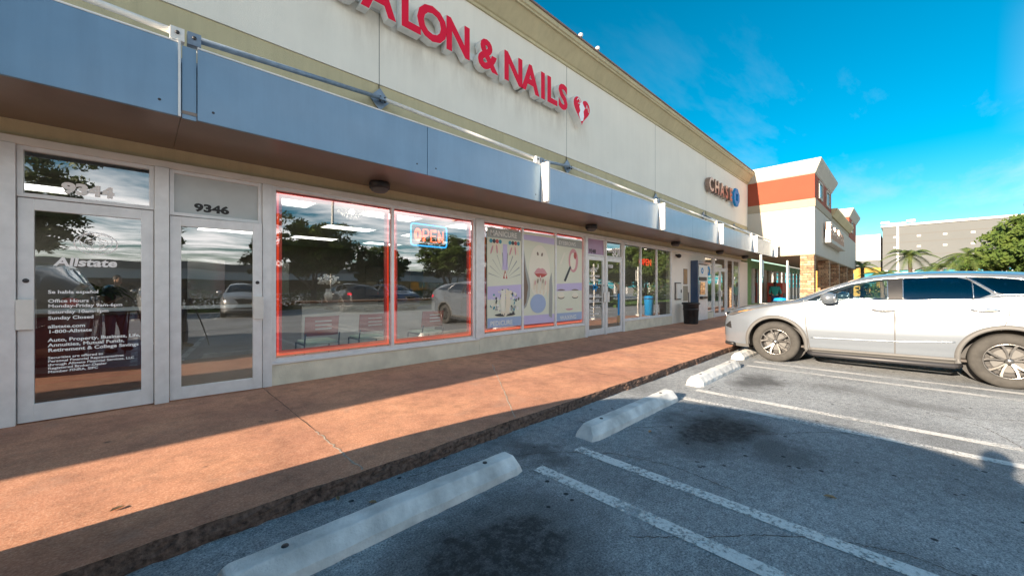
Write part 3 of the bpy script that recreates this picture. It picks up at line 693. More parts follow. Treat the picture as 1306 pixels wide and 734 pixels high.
for i_ in range(110):
    a = random.uniform(0, 2 * PI); rr_ = random.uniform(.24, .45); x = 5.555 + rr_ * math.cos(a) * .95; z = 1.11 + rr_ * math.sin(a) * .62
    b.flat(circ(x, z, random.uniform(.02, .05), random.uniform(.015, .04), 8, rot=random.uniform(0, 180)), YP - .004 - i_ * .00004, PC[random.choice(['grey', 'dk', 'cream', 'bg', 'teal', 'grey', 'skin', 'wh'])])
lay(b, [(5.44, .90), (5.40, 1.12), (5.45, 1.36), (5.55, 1.40), (5.56, .88)], 6, 'cream'); lay(b, [(5.57, .88), (5.57, 1.41), (5.66, 1.36), (5.71, 1.14), (5.66, .90)], 6, 'skin')
for q in range(5): lay(b, circ(5.45 + q * .05, .90 - (q % 2) * .015, .024, .04, 10), 7, 'skin')
lay(b, circ(5.555, .855, .30, .035, 20), 5, 'dk')
b.build('flower_artwork', parent=t)
b = MB(); text(b, 'MANICURE', 5.13, 2.505, YP - .004, .155, PC['wh'], bold=.003, sx=1.0); text(b, 'PEDICURE', 5.13, .64, YP - .004, .135, PC['wh'], bold=.003, sx=1.05); b.build('lettering', parent=t)
# middle poster: face with lips and nails
t = poster(6.12, 7.19, .60, 2.66, 'middle poster of pale face with pink lips and long nails')
b = MB().box(6.115, 7.195, YP, YP + .004, .60, 2.68, PC['bg']); lay(b, [(6.12, 2.50), (7.19, 2.46), (7.19, 2.62), (6.12, 2.62)], 1, 'lil'); lay(b, [(6.12, .6), (7.19, .6), (7.19, .80), (6.12, .80)], 1, 'lil')
lay(b, [(6.12, 2.3), (6.2, 1.9), (6.33, 1.55), (6.32, 1.25), (6.2, 1.0), (6.12, .95)], 2, 'grey'); lay(b, [(6.12, 2.2), (6.17, 1.8), (6.26, 1.45), (6.2, 1.1), (6.12, 1.0)], 3, 'br')
lay(b, circ(6.655, 1.80, .37, .62, 32), 2, 'cream'); lay(b, circ(6.585, 2.21, .03, .045, 12, rot=20), 3, 'br'); lay(b, circ(6.735, 2.20, .03, .045, 12, rot=-20), 3, 'br')
lay(b, [(6.45, 1.755), (6.55, 1.86), (6.62, 1.885), (6.68, 1.865), (6.74, 1.885), (6.83, 1.85), (6.93, 1.745), (6.68, 1.77)], 4, 'pink'); lay(b, [(6.47, 1.75), (6.68, 1.765), (6.92, 1.742), (6.80, 1.68), (6.68, 1.66), (6.56, 1.68)], 5, 'red')
for q in range(5):
    lay(b, [(6.42 + q * .09, 1.40), (6.47 + q * .09, 1.36), (6.52 + q * .09 + .0, 1.66 - abs(q - 2) * .04), (6.485 + q * .09, 1.72 - abs(q - 2) * .04), (6.45 + q * .09, 1.64 - abs(q - 2) * .04)], 6 + q, 'skin' if q != 2 else 'cream')
    lay(b, circ(6.485 + q * .09, 1.62 - abs(q - 2) * .04, .016, .055, 10, rot=-8), 12, 'br' if q % 2 else 'pink')
lay(b, circ(6.60, 1.06, .27, .22, 28), 4, 'blue'); lay(b, [(6.98, .75), (7.0, 1.6), (7.08, 1.8), (7.12, 1.4), (7.1, .7)], 3, 'grey'); lay(b, [(6.92, 1.15), (6.90, 1.5), (6.96, 1.7), (6.99, 1.4)], 4, 'skin')
for q in range(3): lay(b, circ(6.55 + q * .12, 1.33 - q * .01, .03, .06, 10, rot=20 - q * 20), 5, 'skin')
b.build('artwork', parent=t)
# right poster
t = poster(7.27, 8.36, .60, 2.66, 'poster headed EYEBROWS with closed eyes below a compact and brush')
b = MB().box(7.265, 8.33, YP, YP + .004, .60, 2.66, PC['bg']); lay(b, [(7.27, 2.46), (8.33, 2.44), (8.33, 2.64), (7.27, 2.64)], 1, 'grey'); lay(b, [(7.27, 1.34), (8.32, 1.36), (8.32, 1.56), (7.27, 1.52)], 1, 'lil'); lay(b, [(7.27, .6), (8.32, .6), (8.32, .80), (7.27, .80)], 1, 'blue')
lay(b, circ(7.95, 2.12, .20, .30, 24), 2, 'pink'); lay(b, circ(7.93, 2.10, .12, .22, 20), 3, 'cream'); lay(b, circ(8.02, 2.25, .06, .09, 14), 4, 'red')
lay(b, [(7.55, 1.60), (7.63, 1.58), (7.86, 1.95), (7.80, 1.98)], 3, 'dk'); lay(b, [(7.36, 2.0), (7.44, 1.98), (7.62, 2.28), (7.54, 2.32)], 3, 'bg'); lay(b, [(7.40, 2.03), (7.44, 2.0), (7.60, 2.28), (7.56, 2.30)], 4, 'mint' if 'mint' in PC else 'cream')
for cx in (7.45, 8.02):
    lay(b, circ(cx, 1.24, .13, .075, 20), 2, 'cream'); lay(b, circ(cx, 1.20, .13, .05, 20, 180, 360), 3, 'dk'); lay(b, circ(cx, 1.215, .12, .045, 20, 180, 360), 4, 'skin'); lay(b, circ(cx, 1.34, .17, .05, 20, 20, 160), 3, 'br')
lay(b, circ(7.78, .90, .15, .04, 20, 180, 360), 3, 'pink')
b.build('artwork', parent=t)
b = MB(); text(b, 'EYEBROWS', 7.36, 2.49, YP - .004, .135, PC['wh'], bold=.002, sx=1.0); text(b, 'WAXING', 7.40, .64, YP - .004, .135, PC['wh'], bold=.002, sx=1.2); b.build('lettering', parent=t)

# ------------------------------------------------------------------ wall signs
sg = thing('shop_sign', 'red channel letters reading SALON & NAILS with a heart, on the white wall', 'sign', (5, Y0 - .02, 5.7))
YS = 5.70
def letter(ch, xc, size=.80, zb=5.72, sx=.93, h=None):
    vs, fs = textgeo(ch, size, bold=.036, ext=.075, align='CENTER', sx=sx)
    o = MB().add([(xc + a, YS + .09 - c, zb + b_) for a, b_, c in vs], fs, M['letterwhite']).build('letter', parent=sg)
    vs, fs = textgeo(ch, size, bold=.026, ext=.004, align='CENTER', sx=sx)
    MB().add([(xc + a, YS + .009 - c, zb + b_) for a, b_, c in vs], fs, M['redface']).build('letter_face', parent=o)
for ch, xc in (('S', 2.17), ('A', 2.66), ('L', 3.20), ('O', 3.63), ('N', 4.18), ('&', 4.88), ('N', 5.60), ('A', 6.12), ('I', 6.53), ('L', 6.84), ('S', 7.26)): letter(ch, xc)
part('raceway', sg, (2.0, 7.5, YS + .17, Y0 - .02, 5.84, 5.98), mat=M['letterwhite'])
def heart(cx, cz, k):
    pts = []
    for i in range(48):
        a = 2 * PI * i / 48; pts.append((cx + k * 16 * math.sin(a) ** 3 / 16 * .93, cz + k * (13 * math.cos(a) - 5 * math.cos(2 * a) - 2 * math.cos(3 * a) - math.cos(4 * a)) / 16))
    return pts
h_ = fixn(MB().prism(heart(8.02, 5.93, .40), 'y', YS + .01, Y0 - .02, M['letterwhite']).build('heart', parent=sg))
q = MB().prism(heart(8.02, 5.93, .365), 'y', YS + .0, YS + .008, M['redface']); fixn(q.build('heart_face', parent=h_))
q = MB().flat([(7.96, 5.62), (8.06, 5.66), (8.10, 5.78), (8.08, 5.90), (8.14, 6.0), (8.06, 6.08), (8.03, 6.16), (7.97, 6.10), (7.90, 5.98), (7.94, 5.88), (7.88, 5.78)], YS - .003, M['vinyl'])
q.tube([(7.80, YS - .004, 6.10), (7.86, YS - .004, 6.17), (7.93, YS - .004, 6.13), (7.92, YS - .004, 6.04), (7.85, YS - .004, 6.04)], .014, 6, M['vinyl'])
q.tube([(8.18, YS - .004, 6.0), (8.22, YS - .004, 6.1), (8.28, YS - .004, 6.02), (8.30, YS - .004, 5.94)], .010, 6, M['vinyl'])
q.build('silhouette', parent=h_)
cs = thing('bank_sign', 'bronze channel letters reading CHASE with blue octagon logo on the white wall', 'sign', (18.5, Y0 - .02, 5.5))
for ch, xc in zip('CHASE', (17.35, 18.05, 18.72, 19.34, 19.95)):
    vs, fs = textgeo(ch, .80, bold=.028, ext=.08, align='CENTER', sx=.98)
    o = MB().add([(xc + a, YS + .09 - c, 5.55 + b_) for a, b_, c in vs], fs, M['bronze']).build('letter', parent=cs)
    vs, fs = textgeo(ch, .80, bold=.018, ext=.004, align='CENTER', sx=.98)
    MB().add([(xc + a, YS + .005 - c, 5.55 + b_) for a, b_, c in vs], fs, M['bronze']).build('letter_face', parent=o)
q = MB(); octlogo(q, 20.85, 5.83, .42, YS, (M['chblue'], 1)); fixn(q.build('logo', parent=cs))

# things on the pier by the ATM
t = thing('atm', 'grey bank machine with dark blue surround set into the white wall', 'cash machine', (16.3, Y0 - .15, WK))
q = MB().box(15.62, 15.72, Y0 - .30, Y0 - .013, .5, 2.5, M['carblue']); q.box(15.722, 16.98, Y0 - .30, Y0 - .013, 2.38, 2.48, M['carblue']); q.build('surround', parent=t, bevel=.01)
MB().box(15.74, 16.98, Y0 - .20, Y0 - .014, .12, 2.37, M['alu']).build('cabinet', parent=t, bevel=.015)
MB().box(15.95, 16.75, Y0 - .24, Y0 - .202, 1.72, 1.86, M['dark']).build('hood', parent=t, bevel=.01)
MB().box(16.05, 16.65, Y0 - .212, Y0 - .202, 1.15, 1.66, M['cardarkglass']).build('screen', parent=t)
q = MB().box(16.05, 16.6, Y0 - .32, Y0 - .202, .98, 1.08, M['dark'])
for i_ in range(4):
    for j_ in range(4): q.box(16.12 + i_ * .05, 16.155 + i_ * .05, Y0 - .31 + j_ * .025, Y0 - .295 + j_ * .025, 1.081, 1.088, M['alu'])
q.build('keypad_shelf', parent=t)
q = MB(); octlogo(q, 16.35, 2.12, .12, Y0 - .204, (M['chblue'], 0)); fixn(q.build('logo', parent=t))
t = thing('wall_box', 'pale metal drop box with slot on the white wall left of the plaque', 'drop box', (14.38, Y0 - .012, 1.0))
MB().box(14.16, 14.6, Y0 - .10, Y0 - .013, 1.02, 1.58, M['trimwhite']).build('box_body', parent=t, bevel=.012); q = MB(); frame(q, 14.12, 14.64, .98, 1.62, .035, Y0 - .04, Y0 - .0125); q.build('dark_frame', M['dark'], t)
MB().box(14.46, 14.54, Y0 - .108, Y0 - .1005, 1.24, 1.36, M['black']).build('lock_plate', parent=t)
t = thing('wall_plaque', 'tall tan plaque with dark rim on the white wall above the bin', 'plaque', (15.1, Y0 - .012, 1.6))
MB().box(14.92, 15.28, Y0 - .03, Y0 - .013, 1.56, 2.16, M['bronze']).build('rim', parent=t, bevel=.004); MB().box(14.95, 15.25, Y0 - .034, Y0 - .0305, 1.59, 2.13, M['dead']).build('face', parent=t)
t = thing('notice_sheet', 'pale notice sheet on the wall below the tan plaque', 'notice', (15.1, Y0 - .012, 1.0))
MB().box(14.9, 15.35, Y0 - .018, Y0 - .013, .92, 1.50, M['wingbeige']).build('sheet', parent=t)
t = thing('security_camera', 'small black dome camera high on the white wall near the dark windows', 'camera', (14.25, Y0 - .012, 2.6))
MB().box(14.2, 14.3, Y0 - .10, Y0 - .013, 2.60, 2.66, M['black']).build('bracket', parent=t); MB().ell((14.25, Y0 - .12, 2.60), (.085, .085, .075), M['black']).build('dome', parent=t)
# trash can
t = thing('trash_can', 'round black ribbed trash can with wide rim against the white wall', 'trash can', (14.5, 5.48, WK))
prof = [(0, .0), (.235, .0), (.24, .03), (.27, .70), (.30, .71), (.31, .73), (.31, .77), (.285, .78), (.275, .76), (.25, .3), (0, .29)]
vs = []; N = 48; fs = []
for r_, h in prof:
    for k_ in range(N):
        a = 2 * PI * k_ / N; rr_ = r_ * (1 + (.03 if (k_ // 2) % 3 == 0 and .02 < h < .70 and r_ > .23 else 0)); vs.append((14.5 + rr_ * math.cos(a), 5.48 + rr_ * math.sin(a), WK + h))
for i in range(len(prof) - 1):
    for k_ in range(N): fs.append((i * N + k_, i * N + (k_ + 1) % N, (i + 1) * N + (k_ + 1) % N, (i + 1) * N + k_))
MB().add(vs, fs, M['black'], True).build('bin_body', parent=t)
MB().lathe([(.262, 0), (.275, .02), (.275, .05), (.262, .06)], (14.5, 5.48, WK + .5), n=32, mat=M['black']).build('hoop', parent=t)
MB().tube([(14.62, 5.6, WK + .7), (14.63, 5.62, WK + 1.15)], .015, 8, M['black']).build('handle', parent=t)
# roof vents
for x, lab in ((7.85, 'small metal roof vent nearest to the camera on the roof edge'), (8.6, 'small silver roof vent further along the roof edge')):
    t = thing('roof_vent', lab, 'vent', (x, 5.62, 7.56), 'small vents on the roof edge')
    MB().lathe([(.04, 0), (.04, .08), (.035, .1)], (x, 5.62, 7.56), n=14, mat=M['dark']).build('stem', parent=t)
    MB().lathe([(.03, 0), (.05, .02), (.06, .05), (.05, .08), (.02, .10), (0, .10)], (x, 5.62, 7.65), n=16, mat=M['alu']).build('cap', parent=t)

# ------------------------------------------------------------------ interiors
part('floor_slab', B, (XL, 23.4, 6.11, 25.7, .06, .115), mat=M['floor'])
part('ceiling', B, (XL, 23.4, 6.13, 25.7, 2.92, 2.98), mat=M['ceil'])
for x, dep in ((.17, 15), (8.48, 14), (13.9, 14), (-9, 15)): part('partition', B, (x - .05, x + .05, 6.12, dep, .12, 2.915), mat=M['inwall'])
for x0, x1, y in ((-9, .1, 12.5), (.25, 8.4, 15), (8.55, 13.8, 13), (14, 23.3, 14)): part('rear_partition', B, (x0, x1, y, y + .1, .12, 2.915), mat=M['inwall'])
def clights(xs_, ys_, lab, grp):
    for x in xs_:
        for y in ys_:
            t = thing('ceiling_light', lab, 'ceiling light', (x, y, 2.90), grp)
            q = MB(); q.box(x - .62, x - .58, y - .32, y + .32, 2.885, 2.918); q.box(x + .58, x + .62, y - .32, y + .32, 2.885, 2.918); q.box(x - .58, x + .58, y - .32, y - .29, 2.886, 2.917); q.box(x - .58, x + .58, y + .29, y + .32, 2.886, 2.917); q.build('frame', M['trimwhite'], t)
            MB().box(x - .575, x + .575, y - .285, y + .285, 2.895, 2.905, M['lit']).build('diffuser', parent=t)
clights((1.6, 3.7, 5.8), (7.4, 9.6, 12.2), 'flat white lit panel in the salon ceiling seen through the window', 'lit ceiling panels of the salon')
clights((-1.4, -3.5), (8.9, 11.2), 'long white lit panel in the office ceiling behind the insurance door', 'lit ceiling panels of the insurance office')
clights((10, 12.3), (8, 10.5), 'lit panel in the ceiling of the shop with dark windows', 'lit ceiling panels of the third shop')
clights((16, 19, 21.5), (8, 11), 'lit panel in the bank ceiling', 'lit ceiling panels of the bank')
# waiting chairs
def chair(x, y, rz, lab):
    t = thing('waiting_chair', lab, 'chair', (0, 0, 0), 'waiting chairs behind the salon window')
    MB().box(-.24, .24, -.22, .24, .42, .47, M['mint']).build('seat', parent=t, bevel=.02)
    b = MB(); N = 10; vs = []
    for i in range(N + 1):
        u_ = -1 + 2 * i / N
        for z, yo in ((.56, 0), (.70, .02), (.86, .05)): vs.append((u_ * .25, -.25 + .05 * u_ * u_ - yo, z))
    for i in range(N + 1):
        u_ = -1 + 2 * i / N
        for z, yo in ((.56, 0), (.70, .02), (.86, .05)): vs.append((u_ * .25, -.235 + .05 * u_ * u_ - yo, z))
    n3 = 3 * (N + 1); fs = []
    for i in range(N):
        for k_ in range(2): a = i * 3 + k_; fs += [(a, a + 3, a + 4, a + 1), (n3 + a, n3 + a + 1, n3 + a + 4, n3 + a + 3)]
        fs += [(i * 3, n3 + i * 3, n3 + i * 3 + 3, i * 3 + 3), (i * 3 + 2, i * 3 + 5, n3 + i * 3 + 5, n3 + i * 3 + 2)]
    b.add(vs, fs, M['maroon'], True); bk = b.build('backrest', parent=t)
    for zz in (.66, .72, .78): MB().box(-.12, .12, -.292, -.283, zz, zz + .018, M['wh'] if 'wh' in M else M['trimwhite']).build('slot', parent=bk)
    for sx_ in (-1, 1):
        MB().tube([(sx_ * .25, -.26, .60), (sx_ * .255, -.22, .43), (sx_ * .26, -.27, .0)], .012, 8, M['dark']).build('leg', parent=t)
        MB().tube([(sx_ * .255, -.22, .43), (sx_ * .255, .22, .43), (sx_ * .26, .26, .0)], .012, 8, M['dark']).build('leg', parent=t)
    t.location = (x, y, .115); t.rotation_euler = (0, 0, rz)
chair(2.05, 6.62, 0, 'maroon backed chair with mint seat, leftmost of three behind the glass'); chair(2.9, 6.65, 0, 'maroon backed chair with mint seat, middle of three behind the glass'); chair(4.05, 6.62, .1, 'maroon backed chair with mint seat below the neon open sign')
t = thing('reception_desk', 'long pale reception desk inside the salon', 'desk', (4, 9, .115))
MB().box(2.4, 5.6, 8.7, 8.76, .12, 1.1, M['trimwhite']).build('front_panel', parent=t); MB().box(2.35, 5.65, 8.65, 9.3, 1.1, 1.14, M['wood']).build('counter_top', parent=t, bevel=.01)
for i_, x in enumerate((1.0, 2.8, 6.4)):
    t = thing('styling_station', ('styling mirror on the salon back wall nearest the door', 'styling mirror on the salon back wall behind the desk', 'styling mirror at the far end of the salon back wall')[i_], 'mirror', (x, 14.9, .9), 'styling mirrors on the back wall')
    MB().box(x, x + .9, 14.93, 14.99, 1.1, 2.3, M['chrome']).build('mirror_glass', parent=t); MB().box(x - .1, x + 1, 14.6, 14.99, .85, .9, M['wood']).build('shelf', parent=t)
t = thing('flower_vase', 'vase of white flowers on the reception desk', 'vase', (3.0, 8.95, 1.14))
MB().lathe([(0, 0), (.06, 0), (.09, .1), (.05, .24), (.06, .26)], (3.0, 8.95, 1.14), n=16, mat=M['trimwhite']).build('vase_body', parent=t)
q = MB()
for _ in range(70):
    a, b_ = random.uniform(0, 2 * PI), random.uniform(.1, 1.1); r_ = random.uniform(.15, .3); q.ell((3 + r_ * math.sin(b_) * math.cos(a), 8.95 + r_ * math.sin(b_) * math.sin(a), 1.42 + r_ * math.cos(b_)), (.03, .03, .025), M['vinyl'], 6, 4)
q.build('blossoms', parent=t)
t = thing('chandelier', 'small crystal chandelier hanging inside the first salon window', 'chandelier', (2.75, 7.0, 2.9))
q = MB().lathe([(0, 0), (.12, 0), (.12, -.03), (0, -.03)], (2.75, 7.0, 2.915), n=20, mat=M['chrome']); q.build('ceiling_rose', parent=t)
q = MB()
for ring, r_ in ((0, .24), (1, .17), (2, .09)):
    nn_ = int(r_ * 90)
    for k_ in range(nn_):
        a = 2 * PI * k_ / nn_; q.ell((2.75 + r_ * math.cos(a), 7 + r_ * math.sin(a), 2.80 - ring * .06), (.013, .013, .035), M['chrome'], 6, 4)
q.build('crystals', parent=t); MB().ell((2.75, 7, 2.80), (.05, .05, .05), M['bulb'], 10, 6).build('bulb', parent=t)
# office: desk and blinds
M['maroondk'] = pm('maroon_laminate', (.30, .045, .04), .4, var=.2)
t = thing('office_counter', 'maroon fronted counter just inside the insurance door', 'counter', (-1.0, 7.2, .115))
MB().box(-2.2, .08, 6.9, 7.6, 1.08, 1.12, M['wood']).build('counter_top', parent=t, bevel=.01); MB().box(-2.15, .06, 6.98, 7.02, .30, 1.079, M['maroondk']).build('front_panel', parent=t); MB().box(-2.12, .05, 7.03, 7.06, .118, .299, M['wood']).build('plinth', parent=t)
t = thing('window_blind', 'white slatted blind hanging in the window left of the insurance door', 'blind', (-2.8, 6.05, 2.7))
q = MB()
for i_ in range(44):
    z = .55 + i_ * .05; q.add([(-4.5, 6.04, z), (-1.05, 6.04, z), (-1.05, 6.08, z + .022), (-4.5, 6.08, z + .022)], [(0, 1, 2, 3)], M['trimwhite'])
q.build('slats', parent=t); MB().box(-4.5, -1.05, 6.03, 6.09, 2.72, 2.77, M['trimwhite']).build('headrail', parent=t)
t = thing('potted_palm', 'leafy green potted plant on the maroon counter', 'plant', (-.35, 7.3, 1.12))
MB().lathe([(0, 0), (.09, 0), (.12, .2), (.1, .2)], (-.35, 7.3, 1.121), n=18, mat=M['wood']).build('pot', parent=t)
q = MB()
for i_ in range(34):
    a = random.uniform(0, 2 * PI); L = random.uniform(.5, .85); el = random.uniform(.5, 1.3); pts = []
    for s_ in range(7):
        u_ = s_ / 6; pts.append(Vector((-.35 + .7 * L * u_ * math.cos(el) * math.cos(a), 7.3 + .7 * L * u_ * math.cos(el) * math.sin(a), 1.3 + .6 * L * u_ * math.sin(el) * 1.2 - .5 * u_ * u_ * L)))
    pr_ = Vector((-math.sin(a), math.cos(a), 0)) * .035; vs = []
    for s_, p in enumerate(pts): w_ = math.sin(PI * (s_ / 6 * .92 + .05)); vs += [p - pr_ * w_, p + pr_ * w_]
    q.add(vs, [(2 * s_, 2 * s_ + 1, 2 * s_ + 3, 2 * s_ + 2) for s_ in range(6)], M['palm'], True)
q.build('fronds', parent=t)

# ------------------------------------------------------------------ wing building with stone columns
Wg = thing('market_building', 'cream and red corner building on stone columns past the bank', 'building', (32, 8, 0))
WX, WY = 23.52, 3.05
part('front_wall', Wg, (WX, 46, WY, WY + .25, 3.1, 5.4), (WX, WX + .25, WY + .252, 12, 3.1, 5.4), mat=M['wingwhite'])
part('beige_band', Wg, (WX - .03, 29.5, WY - .03, WY + .25, 5.403, 5.79), (WX - .03, WX + .25, WY + .252, 12, 5.403, 5.79), mat=M['wingbeige'])
part('red_band', Wg, (WX, 29.5, WY, 12, 5.793, 7.0), mat=M['wingred'])
def crown(x0, x1, y0, y1, z0, z1, fl, mat):
    vs = []
    for z, e_ in ((z0, 0), (z0 + .06, .05), (z0 + .10, .06), (z1 - .13, fl), (z1, fl + .03)):
        vs += [(x0 - e_, y0 - e_, z), (x1 + e_, y0 - e_, z), (x1 + e_, y1 + e_, z), (x0 - e_, y1 + e_, z)]
    fs = [(i * 4 + k_, i * 4 + (k_ + 1) % 4, i * 4 + 4 + (k_ + 1) % 4, i * 4 + 4 + k_) for i in range(4) for k_ in range(4)] + [(16, 17, 18, 19), (3, 2, 1, 0)]
    return MB().add(vs, fs, mat)
crown(WX, 29.5, WY, 12, 7.003, 7.66, .26, M['wingwhite']).build('cornice', parent=Wg)
part('soffit', Wg, (WX + .002, 46, WY + .002, 6.0, 3.04, 3.098), mat=M['wingbeige'])
part('parapet', Wg, (29.52, 40, WY + .02, WY + .3, 5.403, 5.7), mat=M['wingbeige'])
fixn(MB().prism([(WY + .3, 5.703), (WY - .05, 5.703), (WY - .28, 6.05), (WY - .28, 6.15), (WY + .3, 6.15)], 'x', 29.55, 40, M['olive']).build('parapet_cornice', parent=Wg))
part('red_band', Wg, (40.02, 46, WY, 12, 5.41, 7.0), mat=M['wingred'])
crown(40.02, 46, WY, 12, 7.003, 7.66, .26, M['wingwhite']).build('cornice', parent=Wg)
for x in (24.6, 27.3, 41.5):
    q = MB(); frame(q, x, x + 1.2, 5.95, 6.85, .09, WY - .06, WY - .002); o = q.build('window', M['wingwhite'], Wg)
    MB().box(x + .09, x + 1.11, WY - .02, WY - .003, 6.04, 6.76, M['mallglass']).build('pane', parent=o)
for i_, x in enumerate((23.54, 28.9, 33.6, 38.6, 43.6)): part('stone_column', Wg, (x, x + .55, 3.08, 3.63, 0, 3.038), mat=M['stone'], bevel=.01)
part('store_wall', Wg, (23.55, 46, 6.3, 6.5, .0, .5), (23.55, 46, 6.3, 6.5, 2.6, 3.04), (23.55, 24.9, 6.28, 6.5, .501, 2.599), mat=M['green'])
for i_ in range(15):
    x = 24.95 + i_ * 1.4
    MB().box(x, x + .1, 6.28, 6.42, .502, 2.598).build('window_post', M['trimwhite'], Wg)
MB().add([(24.9, 6.36, .5), (46, 6.36, .5), (46, 6.36, 2.6), (24.9, 6.36, 2.6)], [(0, 1, 2, 3)], M['glass']).build('storefront_glass', parent=Wg)
part('interior_wall', Wg, (24.9, 46, 10, 10.2, 0, 3), (45.8, 46, 6.5, 10, 0, 3), (23.6, 46, 6.5, 10, 3.0, 3.04), mat=M['inwall'])
part('roof', Wg, (29.5, 46, WY + .3, 12, 5.3, 5.4), mat=M['roof'])
part('green_pilaster', Wg, (23.56, 24.5, 5.98, 6.279, .11, 3.035), mat=M['green'])
# shop sign on the wing front: raised box letters on a raceway (not legible in the photo)
t = thing('market_sign', 'boxy beige wall sign jutting from the shaded front of the corner building', 'sign', (28, WY, 4))
part('sign_box', t, (26.3, 33.5, WY - .32, WY - .002, 3.85, 4.05), mat=M['wingwhite'])
for i_, x in enumerate([26.4 + .95 * k_ for k_ in range(7)]):
    q = MB(); hh = (.9, .7, .8, .65, .85, .7, .75)[i_]
    q.box(x, x + .16, WY - .30, WY - .06, 4.053, 4.05 + hh, M['bronze']); q.box(x + .5, x + .66, WY - .30, WY - .06, 4.053, 4.05 + hh * .9, M['bronze']); q.box(x + .162, x + .498, WY - .299, WY - .06, 4.05 + hh * .45, 4.05 + hh * .62, M['bronze']); q.build('raised_bar_shape', parent=t)
# things seen under the wing
t = thing('vending_kiosk', 'red kiosk standing by the shop windows under the corner building', 'kiosk', (29.4, 5.6, WK))
MB().box(28.6, 30.3, 5.3, 6.1, WK, 1.75, pm('kiosk_red', (.42, .05, .03), .4)).build('cabinet', parent=t, bevel=.03)
MB().box(28.58, 28.597, 5.4, 6.0, .9, 1.55, M['dark']).build('display', parent=t); MB().box(28.75, 30.15, 5.28, 5.297, .5, 1.1, M['dark']).build('grille', parent=t)
for x, lab in ((13.3, 'thin white post with parking sign nearest the white SUV hood'), (17.0, 'thin white post with parking sign further along the kerb')):
    t = thing('sign_post', lab, 'sign post', (x, 3.0, WK), 'parking sign posts along the kerb')
    MB().tube([(x, 3.0, WK), (x, 3.0, 2.42)], .032, 10, M['trimwhite']).build('post', parent=t)
    MB().box(x - .15, x + .15, 2.955, 2.965, 1.75, 2.25, M['trimwhite']).build('sign_plate', parent=t, bevel=.002)
    MB().lathe([(.11, 0), (.11, .06), (.04, .08)], (x, 3.0, WK), n=14, mat=M['trimwhite']).build('base', parent=t)
t = thing('litter_bin', 'small blue bin beside the far sign post', 'bin', (17.5, 3.3, WK))
MB().lathe([(0, 0), (.19, 0), (.23, .8), (.24, .82), (.2, .92), (0, .95)], (17.5, 3.3, WK), n=20, mat=M['chblue']).build('bin_body', parent=t); MB().lathe([(.235, 0), (.25, .01), (.25, .04), (.235, .05)], (17.5, 3.3, WK + .78), n=20, mat=M['carblue']).build('rim', parent=t)

# ------------------------------------------------------------------ cars
def spl(pts):
    pts = sorted(pts); X = [p[0] for p in pts]; Y = [p[1] for p in pts]; n = len(X); d = [(Y[i + 1] - Y[i]) / (X[i + 1] - X[i]) for i in range(n - 1)]
    m = [d[0]] + [0 if d[i - 1] * d[i] <= 0 else 2 * d[i - 1] * d[i] / (d[i - 1] + d[i]) for i in range(1, n - 1)] + [d[-1]]
    def f(x):
        if x <= X[0]: return Y[0]
        if x >= X[-1]: return Y[-1]
        import bisect
        i = min(bisect.bisect_right(X, x) - 1, n - 2); h = X[i + 1] - X[i]; t = (x - X[i]) / h
        return (2 * t ** 3 - 3 * t * t + 1) * Y[i] + (t ** 3 - 2 * t * t + t) * h * m[i] + (-2 * t ** 3 + 3 * t * t) * Y[i + 1] + (t ** 3 - t * t) * h * m[i + 1]
    return f
FW, RW, WR = 1.39, -1.38, .385
ZC = spl([(2.38, .74), (2.35, .86), (2.27, .96), (2.1, 1.03), (1.7, 1.11), (1.25, 1.185), (1.12, 1.215), (.9, 1.33), (.5, 1.50), (.15, 1.625), (-.2, 1.675), (-.7, 1.70), (-1.3, 1.685), (-1.9, 1.63), (-2.3, 1.54), (-2.4, 1.45), (-2.5, 1.2), (-2.6, 1.0), (-2.64, .8)])
ZB = spl([(2.38, .70), (2.3, .82), (2.1, .92), (1.8, .99), (1.4, 1.08), (1.05, 1.145), (.9, 1.165), (.4, 1.185), (-.2, 1.205), (-.9, 1.235), (-1.3, 1.29), (-1.7, 1.315), (-2.1, 1.34), (-2.35, 1.25), (-2.55, 1.02), (-2.64, .78)])
ZR = spl([(2.38, .72), (2.3, .85), (2.1, .955), (1.8, 1.035), (1.4, 1.12), (1.12, 1.18), (.9, 1.255), (.6, 1.40), (.3, 1.51), (0, 1.575), (-.4, 1.605), (-.9, 1.61), (-1.3, 1.585), (-1.8, 1.53), (-2.15, 1.46), (-2.35, 1.36), (-2.55, 1.1), (-2.64, .79)])
WB = spl([(2.38, .52), (2.36, .62), (2.31, .72), (2.22, .80), (2.05, .865), (1.8, .91), (1.4, .935), (.9, .94), (0, .945), (-1.0, .945), (-1.5, .95), (-2.0, .935), (-2.35, .88), (-2.55, .80), (-2.64, .68)])
WR_ = spl([(2.38, .44), (2.3, .60), (2.1, .70), (1.6, .76), (1.12, .78), (.9, .755), (.5, .70), (.1, .67), (-.5, .665), (-1.3, .66), (-2.0, .63), (-2.3, .60), (-2.64, .58)])
ZU = spl([(2.38, .34), (2.3, .25), (2.0, .21), (1.5, .22), (0, .25), (-1.5, .26), (-2.3, .32), (-2.6, .42), (-2.64, .48)])
FLARE = lambda y: math.exp(-((y - FW) / .5) ** 2) * .022 + math.exp(-((y - RW) / .55) ** 2) * .03
ROWN = [6, 5, 9, 13, 13, 13, 10, 4, 20, 6, 12, 10]
